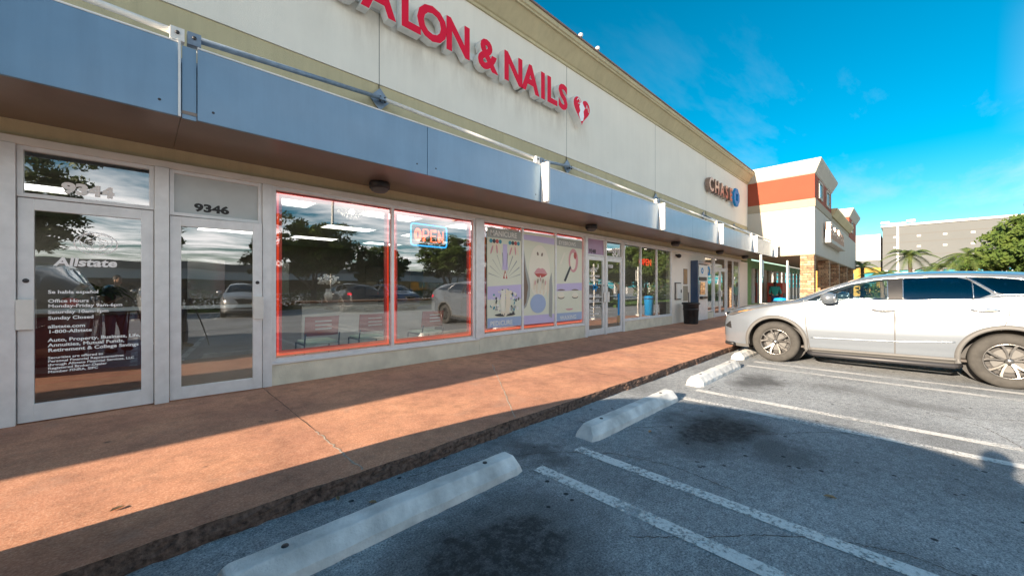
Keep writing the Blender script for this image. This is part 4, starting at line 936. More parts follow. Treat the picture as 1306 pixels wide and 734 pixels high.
def section(y):
    w, zb, zr, zc, wr, zu = WB(y), ZB(y), ZR(y), ZC(y), WR_(y), ZU(y); H_ = zb - zu; fl = FLARE(y)
    return [(0, zu), (w * .82, zu), (w * .955, zu + .06 * min(1, H_)), (w * .985 + fl * .6, zu + H_ * .22), (w * 1.0 + fl, zu + H_ * .42), (w * .992 + fl, zu + H_ * .64),
            (w * .985, zu + H_ * .84), (w * .955, zb - .012), (w * .935, zb + .012), (wr + .012, zr), (wr - .07, zr + (zc - zr) * .45), (wr * .5, zr + (zc - zr) * .88), (0, zc)]
def catrow(P):
    out = []
    for i in range(len(P) - 1):
        p0 = P[max(i - 1, 0)]; p1 = P[i]; p2 = P[i + 1]; p3 = P[min(i + 2, len(P) - 1)]
        lin = i in (0, 8)
        for k_ in range(ROWN[i]):
            t = k_ / ROWN[i]
            if lin:
                b = .022 * math.sin(PI * t) if i == 8 else 0
                out.append((p1[0] + (p2[0] - p1[0]) * t + b, p1[1] + (p2[1] - p1[1]) * t, i + t))
            else:
                q = [.5 * ((2 * p1[c]) + (-p0[c] + p2[c]) * t + (2 * p0[c] - 5 * p1[c] + 4 * p2[c] - p3[c]) * t * t + (-p0[c] + 3 * p1[c] - 3 * p2[c] + p3[c]) * t ** 3) for c in (0, 1)]
                out.append((q[0], q[1], i + t))
    out.append((P[-1][0], P[-1][1], len(P) - 1.)); return out
def inpoly(p, poly):
    x, y = p; c = False; j_ = len(poly) - 1
    for i in range(len(poly)):
        xi, yi = poly[i]; xj, yj = poly[j_]
        if (yi > y) != (yj > y) and x < (xj - xi) * (y - yi) / (yj - yi) + xi: c = not c
        j_ = i
    return c
def nearest(p, poly):
    best = None; bd = 1e9
    for i in range(len(poly)):
        a, b = poly[i], poly[(i + 1) % len(poly)]; dx, dy = b[0] - a[0], b[1] - a[1]; L = dx * dx + dy * dy
        t = max(0, min(1, ((p[0] - a[0]) * dx + (p[1] - a[1]) * dy) / L)) if L else 0
        q = (a[0] + dx * t, a[1] + dy * t); d = (q[0] - p[0]) ** 2 + (q[1] - p[1]) ** 2
        if d < bd: bd, best = d, q
    return best
def rnd(poly, k_=3):  # soften corners
    out = []
    n_ = len(poly)
    for i in range(n_):
        a, b, c = poly[i - 1], poly[i], poly[(i + 1) % n_]
        for t in (0, .5, 1):
            f = .12
            p = (b[0] + (a[0] - b[0]) * f, b[1] + (a[1] - b[1]) * f); q = (b[0] + (c[0] - b[0]) * f, b[1] + (c[1] - b[1]) * f)
            out.append(((1 - t) ** 2 * p[0] + 2 * t * (1 - t) * b[0] + t * t * q[0], (1 - t) ** 2 * p[1] + 2 * t * (1 - t) * b[1] + t * t * q[1]))
    return out
WIN_F = rnd([(.93, 1.178), (.60, 1.365), (.28, 1.487), (.0, 1.548), (-.155, 1.568), (-.165, 1.222), (.4, 1.20)])
WIN_B = rnd([(-.33, 1.228), (-.325, 1.578), (-.62, 1.59), (-.90, 1.588), (-1.02, 1.545), (-1.235, 1.335), (-1.10, 1.262), (-.9, 1.247)])
WIN_Q = rnd([(-.99, 1.580), (-1.12, 1.49), (-1.30, 1.335), (-1.6, 1.338), (-1.98, 1.375), (-1.78, 1.46), (-1.5, 1.54), (-1.25, 1.572)])
PIL = [(-.165, 1.222), (-.155, 1.568), (-.325, 1.578), (-.33, 1.228)]
def arch(yc): return [(yc + .455 * math.cos(a * PI / 24), .385 + .455 * math.sin(a * PI / 24)) for a in range(25)] + [(yc - .455, .1), (yc + .455, .1)]
ARF, ARR = arch(FW), arch(RW)
HEADL = rnd([(2.27, .845), (2.12, .935), (1.92, .985), (1.72, 1.005), (1.95, .935), (2.15, .85)])
AMB = rnd([(2.07, .925), (1.92, .972), (1.74, 1.0), (1.93, .945)])
FOG = rnd([(2.335, .62), (2.20, .74), (2.17, .58)])
TAIL = rnd([(-2.2, 1.12), (-2.48, 1.16), (-2.56, 1.02), (-2.3, 1.02)])
def build_car(label, paint, cat='car', step=.014, group=None, wing='carglass', name='parked_car'):
    t = thing(name, label, cat, (0, 0, 0), group)
    N = int(5.02 / step); ys = [2.38 - 5.02 * i / N for i in range(N + 1)]
    # denser at nose
    G = [catrow(section(y)) for y in ys]; Mr = len(G[0])
    regions = [('w', WIN_F, 'glassf'), ('w', WIN_B, 'glassb'), ('w', WIN_Q, 'glassb'), ('w', PIL, 'pillar'), ('b', ARF, None), ('b', ARR, None), ('h', HEADL, 'head'), ('h', FOG, 'fog'), ('h', TAIL, 'tail')]
    def ok(kind, row): return (8 <= row < 9.02) if kind == 'w' else ((row < 8.3) if kind == 'b' else (2 < row < 9))
    boxes = [(min(p[0] for p in r[1]) - .05, max(p[0] for p in r[1]) + .05) for r in regions]
    cls = {}; snap = {}
    for i in range(N):
        act = [q for q in range(len(regions)) if boxes[q][0] <= ys[i] <= boxes[q][1]]
        yc = (ys[i] + ys[i + 1]) / 2
        for j_ in range(Mr - 1):
            row = (G[i][j_][2] + G[i][j_ + 1][2]) / 2; zc = (G[i][j_][1] + G[i][j_ + 1][1] + G[i + 1][j_][1] + G[i + 1][j_ + 1][1]) / 4
            c = 'body'
            for q in act:
                kind, poly, nm = regions[q]
                if ok(kind, row) and inpoly((yc, zc), poly):
                    if kind == 'b' and G[i][j_][0] < .3: nm = None
                    c = nm or 'cut'; snap.setdefault((i, j_), q); break
            if c == 'body' and row > 9.15 and .13 < yc < 1.10 and row > 9.3: c = 'wind'
            if c == 'body' and row > 9.4 and -2.45 < yc < -2.28: c = 'glassb'
            if c == 'body' and row < 2.3 and row > 0 : c = 'under'
            cls[(i, j_)] = c
    V = [[(G[i][j_][0], ys[i], G[i][j_][1]) for j_ in range(Mr)] for i in range(N + 1)]
    moved = {}
    for (i, j_), q in snap.items():
        for a, b in ((i, j_), (i + 1, j_), (i, j_ + 1), (i + 1, j_ + 1)):
            if (a, b) in moved: continue
            nb = [cls.get((a + da, b + db)) for da in (-1, 0) for db in (-1, 0)]
            if len(set(nb)) > 1:
                p = (V[a][b][1], V[a][b][2]); n_ = nearest(p, regions[q][1])
                if (n_[0] - p[0]) ** 2 + (n_[1] - p[1]) ** 2 < .0012: moved[(a, b)] = n_
    for (a, b), (y, z) in moved.items():
        V[a][b] = (V[a][b][0], y, z)
    MATS = {'body': paint, 'glassf': M['clearcar'], 'glassb': M[wing], 'wind': M['clearcar'], 'pillar': M['black'], 'head': M['lamp_lens'], 'fog': M['black'], 'tail': M['redface'], 'under': M['cladding']}
    names = {'body': 'body', 'glassf': 'front_window', 'glassb': 'rear_window', 'wind': 'windscreen', 'pillar': 'door_pillar', 'head': 'headlight', 'fog': 'fog_lamp', 'tail': 'tail_light', 'under': 'lower_sill'}
    parts = {}
    for side in (-1, 1):
        groups = {}
        for (i, j_), c in cls.items():
            if c != 'cut': groups.setdefault(c, []).append((i, j_))
        for c, cells in groups.items():
            key = c if c in ('body', 'wind', 'under') else c + str(side)
            mb = parts.setdefault(key, MB()); idx = {}; vs = []; fs = []
            def vid(a, b):
                if (a, b) not in idx:
                    idx[(a, b)] = len(vs); v = V[a][b]; vs.append((v[0] * side, v[1], v[2]))
                return idx[(a, b)]
            for i, j_ in cells:
                f = (vid(i, j_), vid(i + 1, j_), vid(i + 1, j_ + 1), vid(i, j_ + 1)); fs.append(f if side > 0 else f[::-1])
            mb.add(vs, fs, MATS[c], True)
    # end caps
    for idx_, fl in ((0, 1), (N, -1)):
        row = V[idx_]; pts = [(v[0], v[1], v[2]) for v in row] + [(-v[0], v[1], v[2]) for v in row[::-1]]
        cx = (0, row[0][1] + .02 * fl, sum(v[2] for v in row) / len(row)); n_ = len(pts)
        parts['body'].add(pts + [cx], [((k_, (k_ + 1) % n_, n_) if fl > 0 else ((k_ + 1) % n_, k_, n_)) for k_ in range(n_)], paint, True)
    made = {}
    for key, mb in parts.items():
        c = key.rstrip('-1'); o = mb.build(names[c], parent=t); made[key] = o
        bm = bmesh.new(); bm.from_mesh(o.data); bmesh.ops.remove_doubles(bm, verts=bm.verts, dist=.0006); bm.to_mesh(o.data); bm.free()
    body = made['body']
    def xat(y, z, off=0.):
        sct = catrow(section(y)); best = None
        for a in range(len(sct) - 1):
            if sct[a][2] < 2: continue
            z0, z1 = sct[a][1], sct[a + 1][1]
            if (z0 - z) * (z1 - z) <= 0 and z1 != z0: best = sct[a][0] + (sct[a + 1][0] - sct[a][0]) * (z - z0) / (z1 - z0); break
        return (best if best is not None else WB(y)) + off
    def line(pts, r, mat, nm, par, off=0., closed=False, sides=(-1, 1)):
        P = []
        m_ = len(pts)
        for i in range(m_ if closed else m_ - 1):
            a, b = pts[i], pts[(i + 1) % m_]; L = max(1, int(math.hypot(a[0] - b[0], a[1] - b[1]) / .04))
            for k_ in range(L): P.append((a[0] + (b[0] - a[0]) * k_ / L, a[1] + (b[1] - a[1]) * k_ / L))
        if not closed: P.append(pts[-1])
        for s_ in sides: MB().tube([(xat(y, z, off) * s_, y, z) for y, z in P], r, 6, mat, closed=closed).build(nm, parent=par)
    # trim and shut lines
    line([(1.0, 1.165)] + [(y, ZB(y) + .012) for y in (.5, 0, -.5, -.9)] + [(-1.1, 1.252), (-1.3, 1.325), (-1.6, 1.33), (-2.02, 1.37), (-1.78, 1.472), (-1.5, 1.551), (-1.25, 1.583), (-.9, 1.60), (-.4, 1.593), (0, 1.562), (.3, 1.497), (.6, 1.378), (.85, 1.24)], .0085, M['chrome'], 'window_trim', t, .003, True)
    line([(-.99, 1.585), (-1.12, 1.482), (-1.28, 1.332)], .014, M['chrome'], 'window_trim', t, .004)
    line([(-1.06, 1.27), (-1.055, 1.50)], .006, M['chrome'], 'window_trim', t, .002)
    line([(-.158, 1.22), (-.148, 1.57)], .007, M['chrome'], 'window_trim', t, .003)
    line([(-.332, 1.225), (-.328, 1.58)], .007, M['chrome'], 'window_trim', t, .003)
    seam = M['groove']
    for pts in ([(.97, 1.13), (.93, 1.0), (.91, .7), (.87, .42), (.86, .33)], [(-.235, 1.2), (-.24, .9), (-.24, .33)], [(-1.31, 1.27), (-1.38, 1.12), (-1.37, .98), (-1.30, .82)], [(2.25, .86), (2.1, .905), (1.8, .99), (1.4, 1.085), (1.0, 1.15)]):
        line(pts, .0062, seam, 'shut_line', body, .0005)
    line([(.84, .52), (.3, .535), (-.3, .56), (-.88, .61)], .011, paint, 'door_crease', body, .001)
    line([(.86, .315), (0, .33), (-.9, .345)], .03, M['cladding'], 'sill_moulding', t, -.006)
    # flares
    for yc in (FW, RW):
        for s_ in (-1, 1):
            vs = []; K = 40; a0, a1 = -.19, PI + .19
            for k_ in range(K + 1):
                a = a0 + (a1 - a0) * k_ / K; c_, n_ = math.cos(a), math.sin(a)
                for rr_, off in ((.448, -.03), (.45, .012), (.475, .016), (.512, .004), (.514, -.01)):
                    y, z = yc + rr_ * c_, .385 + rr_ * n_; vs.append((s_ * (xat(y, max(z, ZU(y) + .05)) + off), y, z))
            fs = [(k_ * 5 + m_, k_ * 5 + m_ + 1, k_ * 5 + m_ + 6, k_ * 5 + m_ + 5) for k_ in range(K) for m_ in range(4)]
            MB().add(vs, fs, M['cladding'], True).build('wheel_arch', parent=t)
            vs = []
            for k_ in range(25):
                a = PI * k_ / 24 * 1.2 - .3
                for xx in (.95, .55): vs.append((s_ * xx * .985, yc + .458 * math.cos(a), .385 + .458 * math.sin(a)))
            b = MB().add(vs, [(2 * k_, 2 * k_ + 1, 2 * k_ + 3, 2 * k_ + 2) for k_ in range(24)], M['black'], True)
            b.add([(s_ * .55, yc + .46 * math.cos(a * PI / 12), .385 + .46 * math.sin(a * PI / 12)) for a in range(24)], [tuple(range(24))], M['black'])
            b.build('wheel_well', parent=t)
            # wheel
            wx = s_ * .835
            def P(x, r_, a): return (wx + s_ * x, yc + r_ * math.cos(a), WR + r_ * math.sin(a))
            b = MB(); prof = [(-.115, .255), (-.12, .33), (-.105, .365), (-.07, .383), (0, .386), (.07, .383), (.098, .370), (.112, .345), (.115, .30), (.108, .262), (.095, .248)]
            K = 56; vs = [P(x, r_, 2 * PI * k_ / K) for x, r_ in prof for k_ in range(K)]
            b.add(vs, [(i * K + k_, i * K + (k_ + 1) % K, (i + 1) * K + (k_ + 1) % K, (i + 1) * K + k_) for i in range(len(prof) - 1) for k_ in range(K)], M['tyre'], True)
            wheel = b.build('wheel', parent=t); wheel.name = 'wheel'
            b = MB(); prof = [(.094, .249), (.104, .246), (.104, .234), (.08, .226), (-.10, .215)]
            vs = [P(x, r_, 2 * PI * k_ / K) for x, r_ in prof for k_ in range(K)]
            b.add(vs, [(i * K + k_, i * K + (k_ + 1) % K, (i + 1) * K + (k_ + 1) % K, (i + 1) * K + k_) for i in range(len(prof) - 1) for k_ in range(K)], M['rim'], True)
            for sp in range(5):
                for dd in (-1, 1):
                    a = 2 * PI * sp / 5 + .3; a1_ = a + dd * .30; a0_ = a + dd * .10
                    vs = []
                    for r_, aa, hw, x0, x1 in ((.04, a0_, .30, .075, .02), (.13, a + dd * .17, .105, .088, .03), (.20, a + dd * .25, .075, .096, .04), (.243, a1_, .085, .100, .05)):
                        for ang, x in ((aa - hw, x1), (aa - hw * .8, x0), (aa + hw * .8, x0), (aa + hw, x1)): vs.append(P(x, r_, ang))
                    b.add(vs, [(i * 4 + k_, i * 4 + k_ + 1, i * 4 + k_ + 5, i * 4 + k_ + 4) for i in range(3) for k_ in range(3)], M['rim'], False)
            b.add([P(.10, .0, 0)] + [P(.098, .035, 2 * PI * k_ / 16) for k_ in range(16)] + [P(.08, .045, 2 * PI * k_ / 16) for k_ in range(16)], [(0, 1 + k_, 1 + (k_ + 1) % 16) for k_ in range(16)] + [(1 + k_, 17 + k_, 17 + (k_ + 1) % 16, 1 + (k_ + 1) % 16) for k_ in range(16)], M['rim'], True)
            b.build('rim', parent=wheel)
            b = MB(); vs = [P(.01, .17, 2 * PI * k_ / 32) for k_ in range(32)]; b.add(vs + [P(.01, 0, 0)], [(k_, (k_ + 1) % 32, 32) for k_ in range(32)], M['cladding'])
            vs = [P(-.03, .232, 2 * PI * k_ / 32) for k_ in range(32)]; b.add(vs + [P(-.03, 0, 0)], [(k_, (k_ + 1) % 32, 32) for k_ in range(32)], M['black']); b.build('brake_disc', parent=wheel)
    # side step
    for s_ in (-1, 1):
        MB().tube([(s_ * .91, .88, .25), (s_ * .975, .8, .235), (s_ * .985, 0, .24), (s_ * .98, -.86, .25), (s_ * .90, -.93, .26)], .038, 10, M['dark']).build('side_step', parent=t)
        # mirror
        m_ = MB(); m_.ell((s_ * 1.08, .58, 1.245), (.13, .115, .098), paint, 20, 14); m_.tube([(s_ * .90, .66, 1.165), (s_ * 1.03, .62, 1.18)], [.03, .035], 10, M['black'])
        mo = m_.build('mirror', parent=t); MB().ell((s_ * 1.08, .49, 1.245), (.105, .03, .08), M['chrome'], 16, 8).build('mirror_glass', parent=mo)
        for y, z in ((-.10, 1.055), (-1.16, 1.095)):
            x = xat(y, z); hd = MB().ell((s_ * (x + .012), y, z), (.022, .145, .036), M['chrome'], 16, 10); hd.build('door_handle', parent=t)
        # headlight interior shapes
        q = MB()
        L = [(s_ * xat(y, z, .004), y, z) for y, z in AMB]; tri = tessellate_polygon([[Vector((p[1], p[2], 0)) for p in L]])
        q.add(L, [tuple(v) for v in tri], M['amber']); q.build('amber_lens', parent=made['head' + str(s_)])
    # grille, bumper lower, plate
    MB().tube([(-.86, 2.12, .27), (-.70, 2.30, .26), (-.4, 2.38, .26), (.4, 2.38, .26), (.70, 2.30, .26), (.86, 2.12, .27)], .035, 10, M['black']).build('front_lip', parent=t)
    g_ = MB().prism([(-.42, .42), (-.20, .66), (-.40, .88), (.40, .88), (.20, .66), (.42, .42)], 'y', 2.385, 2.41, M['black'])
    g_.tube([(-.43, 2.405, .41), (-.21, 2.405, .66), (-.41, 2.405, .89), (.41, 2.405, .89), (.21, 2.405, .66), (.43, 2.405, .41)], .014, 8, M['chrome'], closed=True)
    fixn(g_.build('grille', parent=t))
    # interior
    q = MB().box(-.8, .8, -2.2, 1.25, .30, .34, M['seat']).box(-.78, .78, .62, 1.0, .75, 1.08, M['seat']); q.build('dashboard', parent=t, bevel=.03)
    for s_ in (-1, 1):
        for y in (.0, -.95):
            q = MB(); q.box(s_ * .38 - .24, s_ * .38 + .24, y - .05, y + .42, .5, .68, M['seat']); q.box(s_ * .38 - .23, s_ * .38 + .23, y - .18, y - .05, .6, 1.24, M['seat']); q.box(s_ * .38 - .12, s_ * .38 + .12, y - .2, y - .10, 1.27, 1.45, M['seat']); q.build('seat', parent=t, bevel=.05)
    MB().tube([(-.38 + .18 * math.cos(a * PI / 10), .5 + .05 * math.sin(a * PI / 10), 1.02 + .17 * math.sin(a * PI / 10)) for a in range(20)], .014, 8, M['black'], closed=True).build('steering_wheel', parent=t)
    return t
suv = build_car('pearl white SUV with dark tinted rear glass parked nose in to the kerb', M['carwhite'], 'SUV', step=.014, name='parked_suv', wing='cardarkglass')
suv.location = (9.69, .35, 0)
dkg, M['clearcar'] = M['clearcar'], M['cardarkglass']
dk = build_car('dark grey SUV backed into the space beside the photographer', M['cardark'], 'SUV', step=.035, name='parked_suv', wing='cardarkglass')
M['clearcar'] = dkg
dk.scale = (1.05, 1.18, 1.11); dk.location = (-1.66, .07, 0); dk.rotation_euler = (0, 0, PI)
pk = build_car('silver car parked across the lot, facing the shops', M['carsilver'], 'car', step=.05, group='cars parked across the lot')
pk.location = (.9, -12.6, 0)
def repaint(root, mat, src):
    for ch in root.children_recursive:
        if ch.type == 'MESH' and src.name in [m.name for m in ch.data.materials if m]:
            ch.data = ch.data.copy()
            for i, m in enumerate(ch.data.materials):
                if m and m.name == src.name: ch.data.materials[i] = mat
for (x, y, rz, mat, lab) in [(3.8, -12.7, 0, 'carwhite', 'white car parked across the lot beside the silver one'), (9.4, -12.6, PI, 'cardark', 'dark car parked across the lot, tail to the shops'),
                             (12.3, -12.5, 0, 'carblue', 'dark blue car parked across the lot beside the dark one'), (-4.6, -12.6, 0, 'carblue', 'blue car parked across the lot, left of the silver one'),
                             (27.8, -7.0, PI / 2, 'carwhite', 'white car standing beneath the tree on the grassy island'), (21.5, -4.5, PI / 2 + .1, 'carwhite', 'white car waiting by the end of the grassy island'), (17.8, -12.6, PI, 'carsilver', 'silver car parked across the lot near the far trees')]:
    c = dup(pk); c.location = (x, y, 0); c.rotation_euler = (0, 0, rz); c['label'] = lab; repaint(c, M[mat], M['carsilver'])

# ------------------------------------------------------------------ people
def skin(nodes, edges, subs=2):
    me = bpy.data.meshes.new('sk'); me.from_pydata([n_[0] for n_ in nodes], edges, []); o = bpy.data.objects.new('sk', me); C.objects.link(o)
    md = o.modifiers.new('s', 'SKIN'); md.use_smooth_shade = True
    if not me.skin_vertices: me.skin_vertices.new()
    for i, n_ in enumerate(nodes):
        r_ = n_[1]; me.skin_vertices[0].data[i].radius = (r_, r_) if not hasattr(r_, '__len__') else r_
    me.skin_vertices[0].data[0].use_root = True
    sb = o.modifiers.new('ss', 'SUBSURF'); sb.levels = subs; sb.render_levels = subs
    bpy.context.view_layer.update(); dg = bpy.context.evaluated_depsgraph_get()
    m2 = bpy.data.meshes.new_from_object(o.evaluated_get(dg)); vs = [tuple(v.co) for v in m2.vertices]; fs = [tuple(p.vertices) for p in m2.polygons]
    bpy.data.objects.remove(o); bpy.data.meshes.remove(me); bpy.data.meshes.remove(m2); return vs, fs
def person(label, loc, rz, shirt, trousers, hands, feet, h=1.72, long_hair=False):
    """hands: ((x,y,z) left,right) in local space facing +Y"""
    k_ = h / 1.72; t = thing('person', label, 'person', (0, 0, 0))
    sh = [(-.19, 0, 1.41), (.19, 0, 1.41)]
    J = {'pelvis': ((0, 0, .93), .125), 'waist': ((0, 0, 1.10), .115), 'chest': ((0, .01, 1.30), (.15, .12)), 'neckb': ((0, 0, 1.45), .075), 'neck': ((0, .01, 1.52), .055), 'skull': ((0, .03, 1.60), .072)}
    nodes = []; ids = {}
    def add(nm, co, r_): ids[nm] = len(nodes); nodes.append((tuple(c * k_ for c in co), tuple(q * k_ for q in r_) if hasattr(r_, '__len__') else r_ * k_))
    for nm, (co, r_) in J.items(): add(nm, co, r_)
    E_ = [('pelvis', 'waist'), ('waist', 'chest'), ('chest', 'neckb'), ('neckb', 'neck'), ('neck', 'skull')]
    elb = []
    for i, s_ in enumerate((-1, 1)):
        S_ = Vector(sh[i]); Hd = Vector(hands[i]); mid = (S_ + Hd) / 2; d = (Hd - S_).length; bend = math.sqrt(max(.0, .285 ** 2 - min(.284, d / 2) ** 2)); el = mid + Vector((s_ * .35, -.1, -.9)).normalized() * bend
        add('sh%d' % i, S_, .062); add('el%d' % i, el, .043); add('wr%d' % i, Hd, .028)
        dr = (Hd - el).normalized(); pm_ = Hd + dr * .06; add('pl%d' % i, pm_, (.036, .018))
        E_ += [('chest', 'sh%d' % i), ('sh%d' % i, 'el%d' % i), ('el%d' % i, 'wr%d' % i), ('wr%d' % i, 'pl%d' % i)]
        sd = dr.cross(Vector((0, 0, 1)));
        if sd.length < .1: sd = Vector((0, 1, 0))
        sd.normalize(); cu = dr.cross(sd) * (-1 if dr.cross(sd).z > 0 else 1)
        for f in range(4):
            b0 = pm_ + sd * (f - 1.5) * .019 + dr * .02; L = (.03, .035, .033, .026)[f]
            add('f%d%da' % (i, f), b0 + dr * L, .0085); add('f%d%db' % (i, f), b0 + dr * L * 1.8 + cu * L * .5, .007); E_ += [('pl%d' % i, 'f%d%da' % (i, f)), ('f%d%da' % (i, f), 'f%d%db' % (i, f))]
        tb = Hd + dr * .02 - sd * s_ * .03; add('t%da' % i, tb + dr * .015 - sd * s_ * .01, .010); add('t%db' % i, tb + dr * .045 - sd * s_ * .018, .008); E_ += [('wr%d' % i, 't%da' % i), ('t%da' % i, 't%db' % i)]
        F_ = Vector(feet[i]); add('hp%d' % i, (s_ * .095, 0, .86), .092); kn = Vector((s_ * .11 + (F_.x - s_ * .11) * .5, F_.y * .5 + .03, .48)); add('kn%d' % i, kn, .058); add('an%d' % i, F_ + Vector((0, -.02, .09)), .038); add('to%d' % i, F_ + Vector((0, .15, .035)), .034)
        E_ += [('pelvis', 'hp%d' % i), ('hp%d' % i, 'kn%d' % i), ('kn%d' % i, 'an%d' % i), ('an%d' % i, 'to%d' % i)]
    vs, fs = skin(nodes, [(ids[a], ids[b]) for a, b in E_])
    b = MB().add(vs, fs, M['skin'], True)
    b.ell((0, .035 * k_, 1.625 * k_), (.074 * k_, .092 * k_, .112 * k_), M['skin'], 20, 14)
    b.ell((0, .128 * k_, 1.61 * k_), (.012, .02, .022), M['skin'], 8, 6)
    for s_ in (-1, 1): b.ell((s_ * .077 * k_, .03 * k_, 1.615 * k_), (.012, .022, .03), M['skin'], 8, 6)
    for s_ in (-1, 1): b.ell((s_ * .029 * k_, .112 * k_, 1.64 * k_), (.013, .010, .007), M['black'], 8, 6)
    b.ell((0, .117 * k_, 1.565 * k_), (.024, .010, .006), M['pinkframe'], 8, 6)
    b.build('body', parent=t)
    q = MB().ell((0, .012 * k_, 1.655 * k_), (.086 * k_, .098 * k_, .098 * k_), M['hair'], 20, 12)
    if long_hair: q.ell((0, -.05 * k_, 1.58 * k_), (.085 * k_, .06 * k_, .13 * k_), M['hair'], 16, 10)
    o = q.build('hair', parent=t)
    bm = bmesh.new(); bm.from_mesh(o.data); bmesh.ops.bisect_plane(bm, geom=bm.verts[:] + bm.edges[:] + bm.faces[:], plane_co=(0, .06 * k_, 1.64 * k_), plane_no=(0, .8, -.6), clear_outer=True); bm.to_mesh(o.data); bm.free()
    def sub(names, infl, ed): 
        nn_ = [(nodes[ids[a]][0], tuple(x + infl for x in nodes[ids[a]][1]) if hasattr(nodes[ids[a]][1], '__len__') else nodes[ids[a]][1] + infl) for a in names]; ii = {a: i for i, a in enumerate(names)}
        return skin(nn_, [(ii[a], ii[b_]) for a, b_ in ed])
    up = ['waist', 'chest', 'pelvis', 'neckb', 'sh0', 'el0', 'sh1', 'el1']
    vs, fs = sub(up, .016, [('pelvis', 'waist'), ('waist', 'chest'), ('chest', 'neckb'), ('chest', 'sh0'), ('sh0', 'el0'), ('chest', 'sh1'), ('sh1', 'el1')]); MB().add(vs, fs, shirt, True).build('shirt', parent=t)
    lo = ['pelvis', 'hp0', 'kn0', 'an0', 'hp1', 'kn1', 'an1']
    vs, fs = sub(lo, .018, [('pelvis', 'hp0'), ('hp0', 'kn0'), ('kn0', 'an0'), ('pelvis', 'hp1'), ('hp1', 'kn1'), ('kn1', 'an1')]); MB().add(vs, fs, trousers, True).build('trousers', parent=t)
    for i in (0, 1):
        F_ = Vector(feet[i]) * k_; MB().ell((F_.x, F_.y + .06, .045), (.052, .145, .048), M['black'], 16, 8).build('shoe', parent=t)
    t.location = loc; t.rotation_euler = (0, 0, rz); return t
# photographer behind the camera, seen in the door glass and by the shadow on the lot
person('photographer in black shirt and jeans behind the tripod, mirrored in the glass door', (-.40, -.38, 0), R(-44.2), M['shirt'], M['jeans'],
       ((-.16, .24, 1.18), (.17, .26, 1.14)), ((-.14, 0, 0), (.16, .05, 0)), h=1.68)
t = thing('camera_tripod', 'black camera on a spread tripod in front of the photographer', 'tripod', (0, 0, 0))
c_, s2 = math.cos(R(45.8)), math.sin(R(45.8))
bx, by = -.20 * c_, -.20 * s2
MB().tube([(bx, by, .85), (bx, by, 1.34)], .014, 10, M['black']).build('centre_column', parent=t)
for a in (R(225.8), R(345), R(106)):
    MB().tube([(bx, by, 1.22), (bx + .36 * math.cos(a), by + .36 * math.sin(a), .01)], [.018, .011], 8, M['black']).build('leg', parent=t)
q = MB().box(-.06, .06, -.04, .03, -.05, .03, M['black']).box(-.03, .03, -.03, .01, .05, .08, M['black']); q.lathe([(.035, .03), (.035, .10), (.0, .10)], (0, 0, 0), 'y', 20, M['dark'])
cb_ = q.build('camera_body', parent=t); cb_.location = (bx, by, 1.42); cb_.rotation_euler = (0, 0, R(-44.2))
person('person in a teal shirt with black hair under the corner building', (25.2, 5.0, WK), R(-80), M['teal'], M['jeans'], ((-.24, .2, 1.05), (.24, .2, 1.05)), ((-.12, 0, 0), (.12, .05, 0)), h=1.62, long_hair=True)

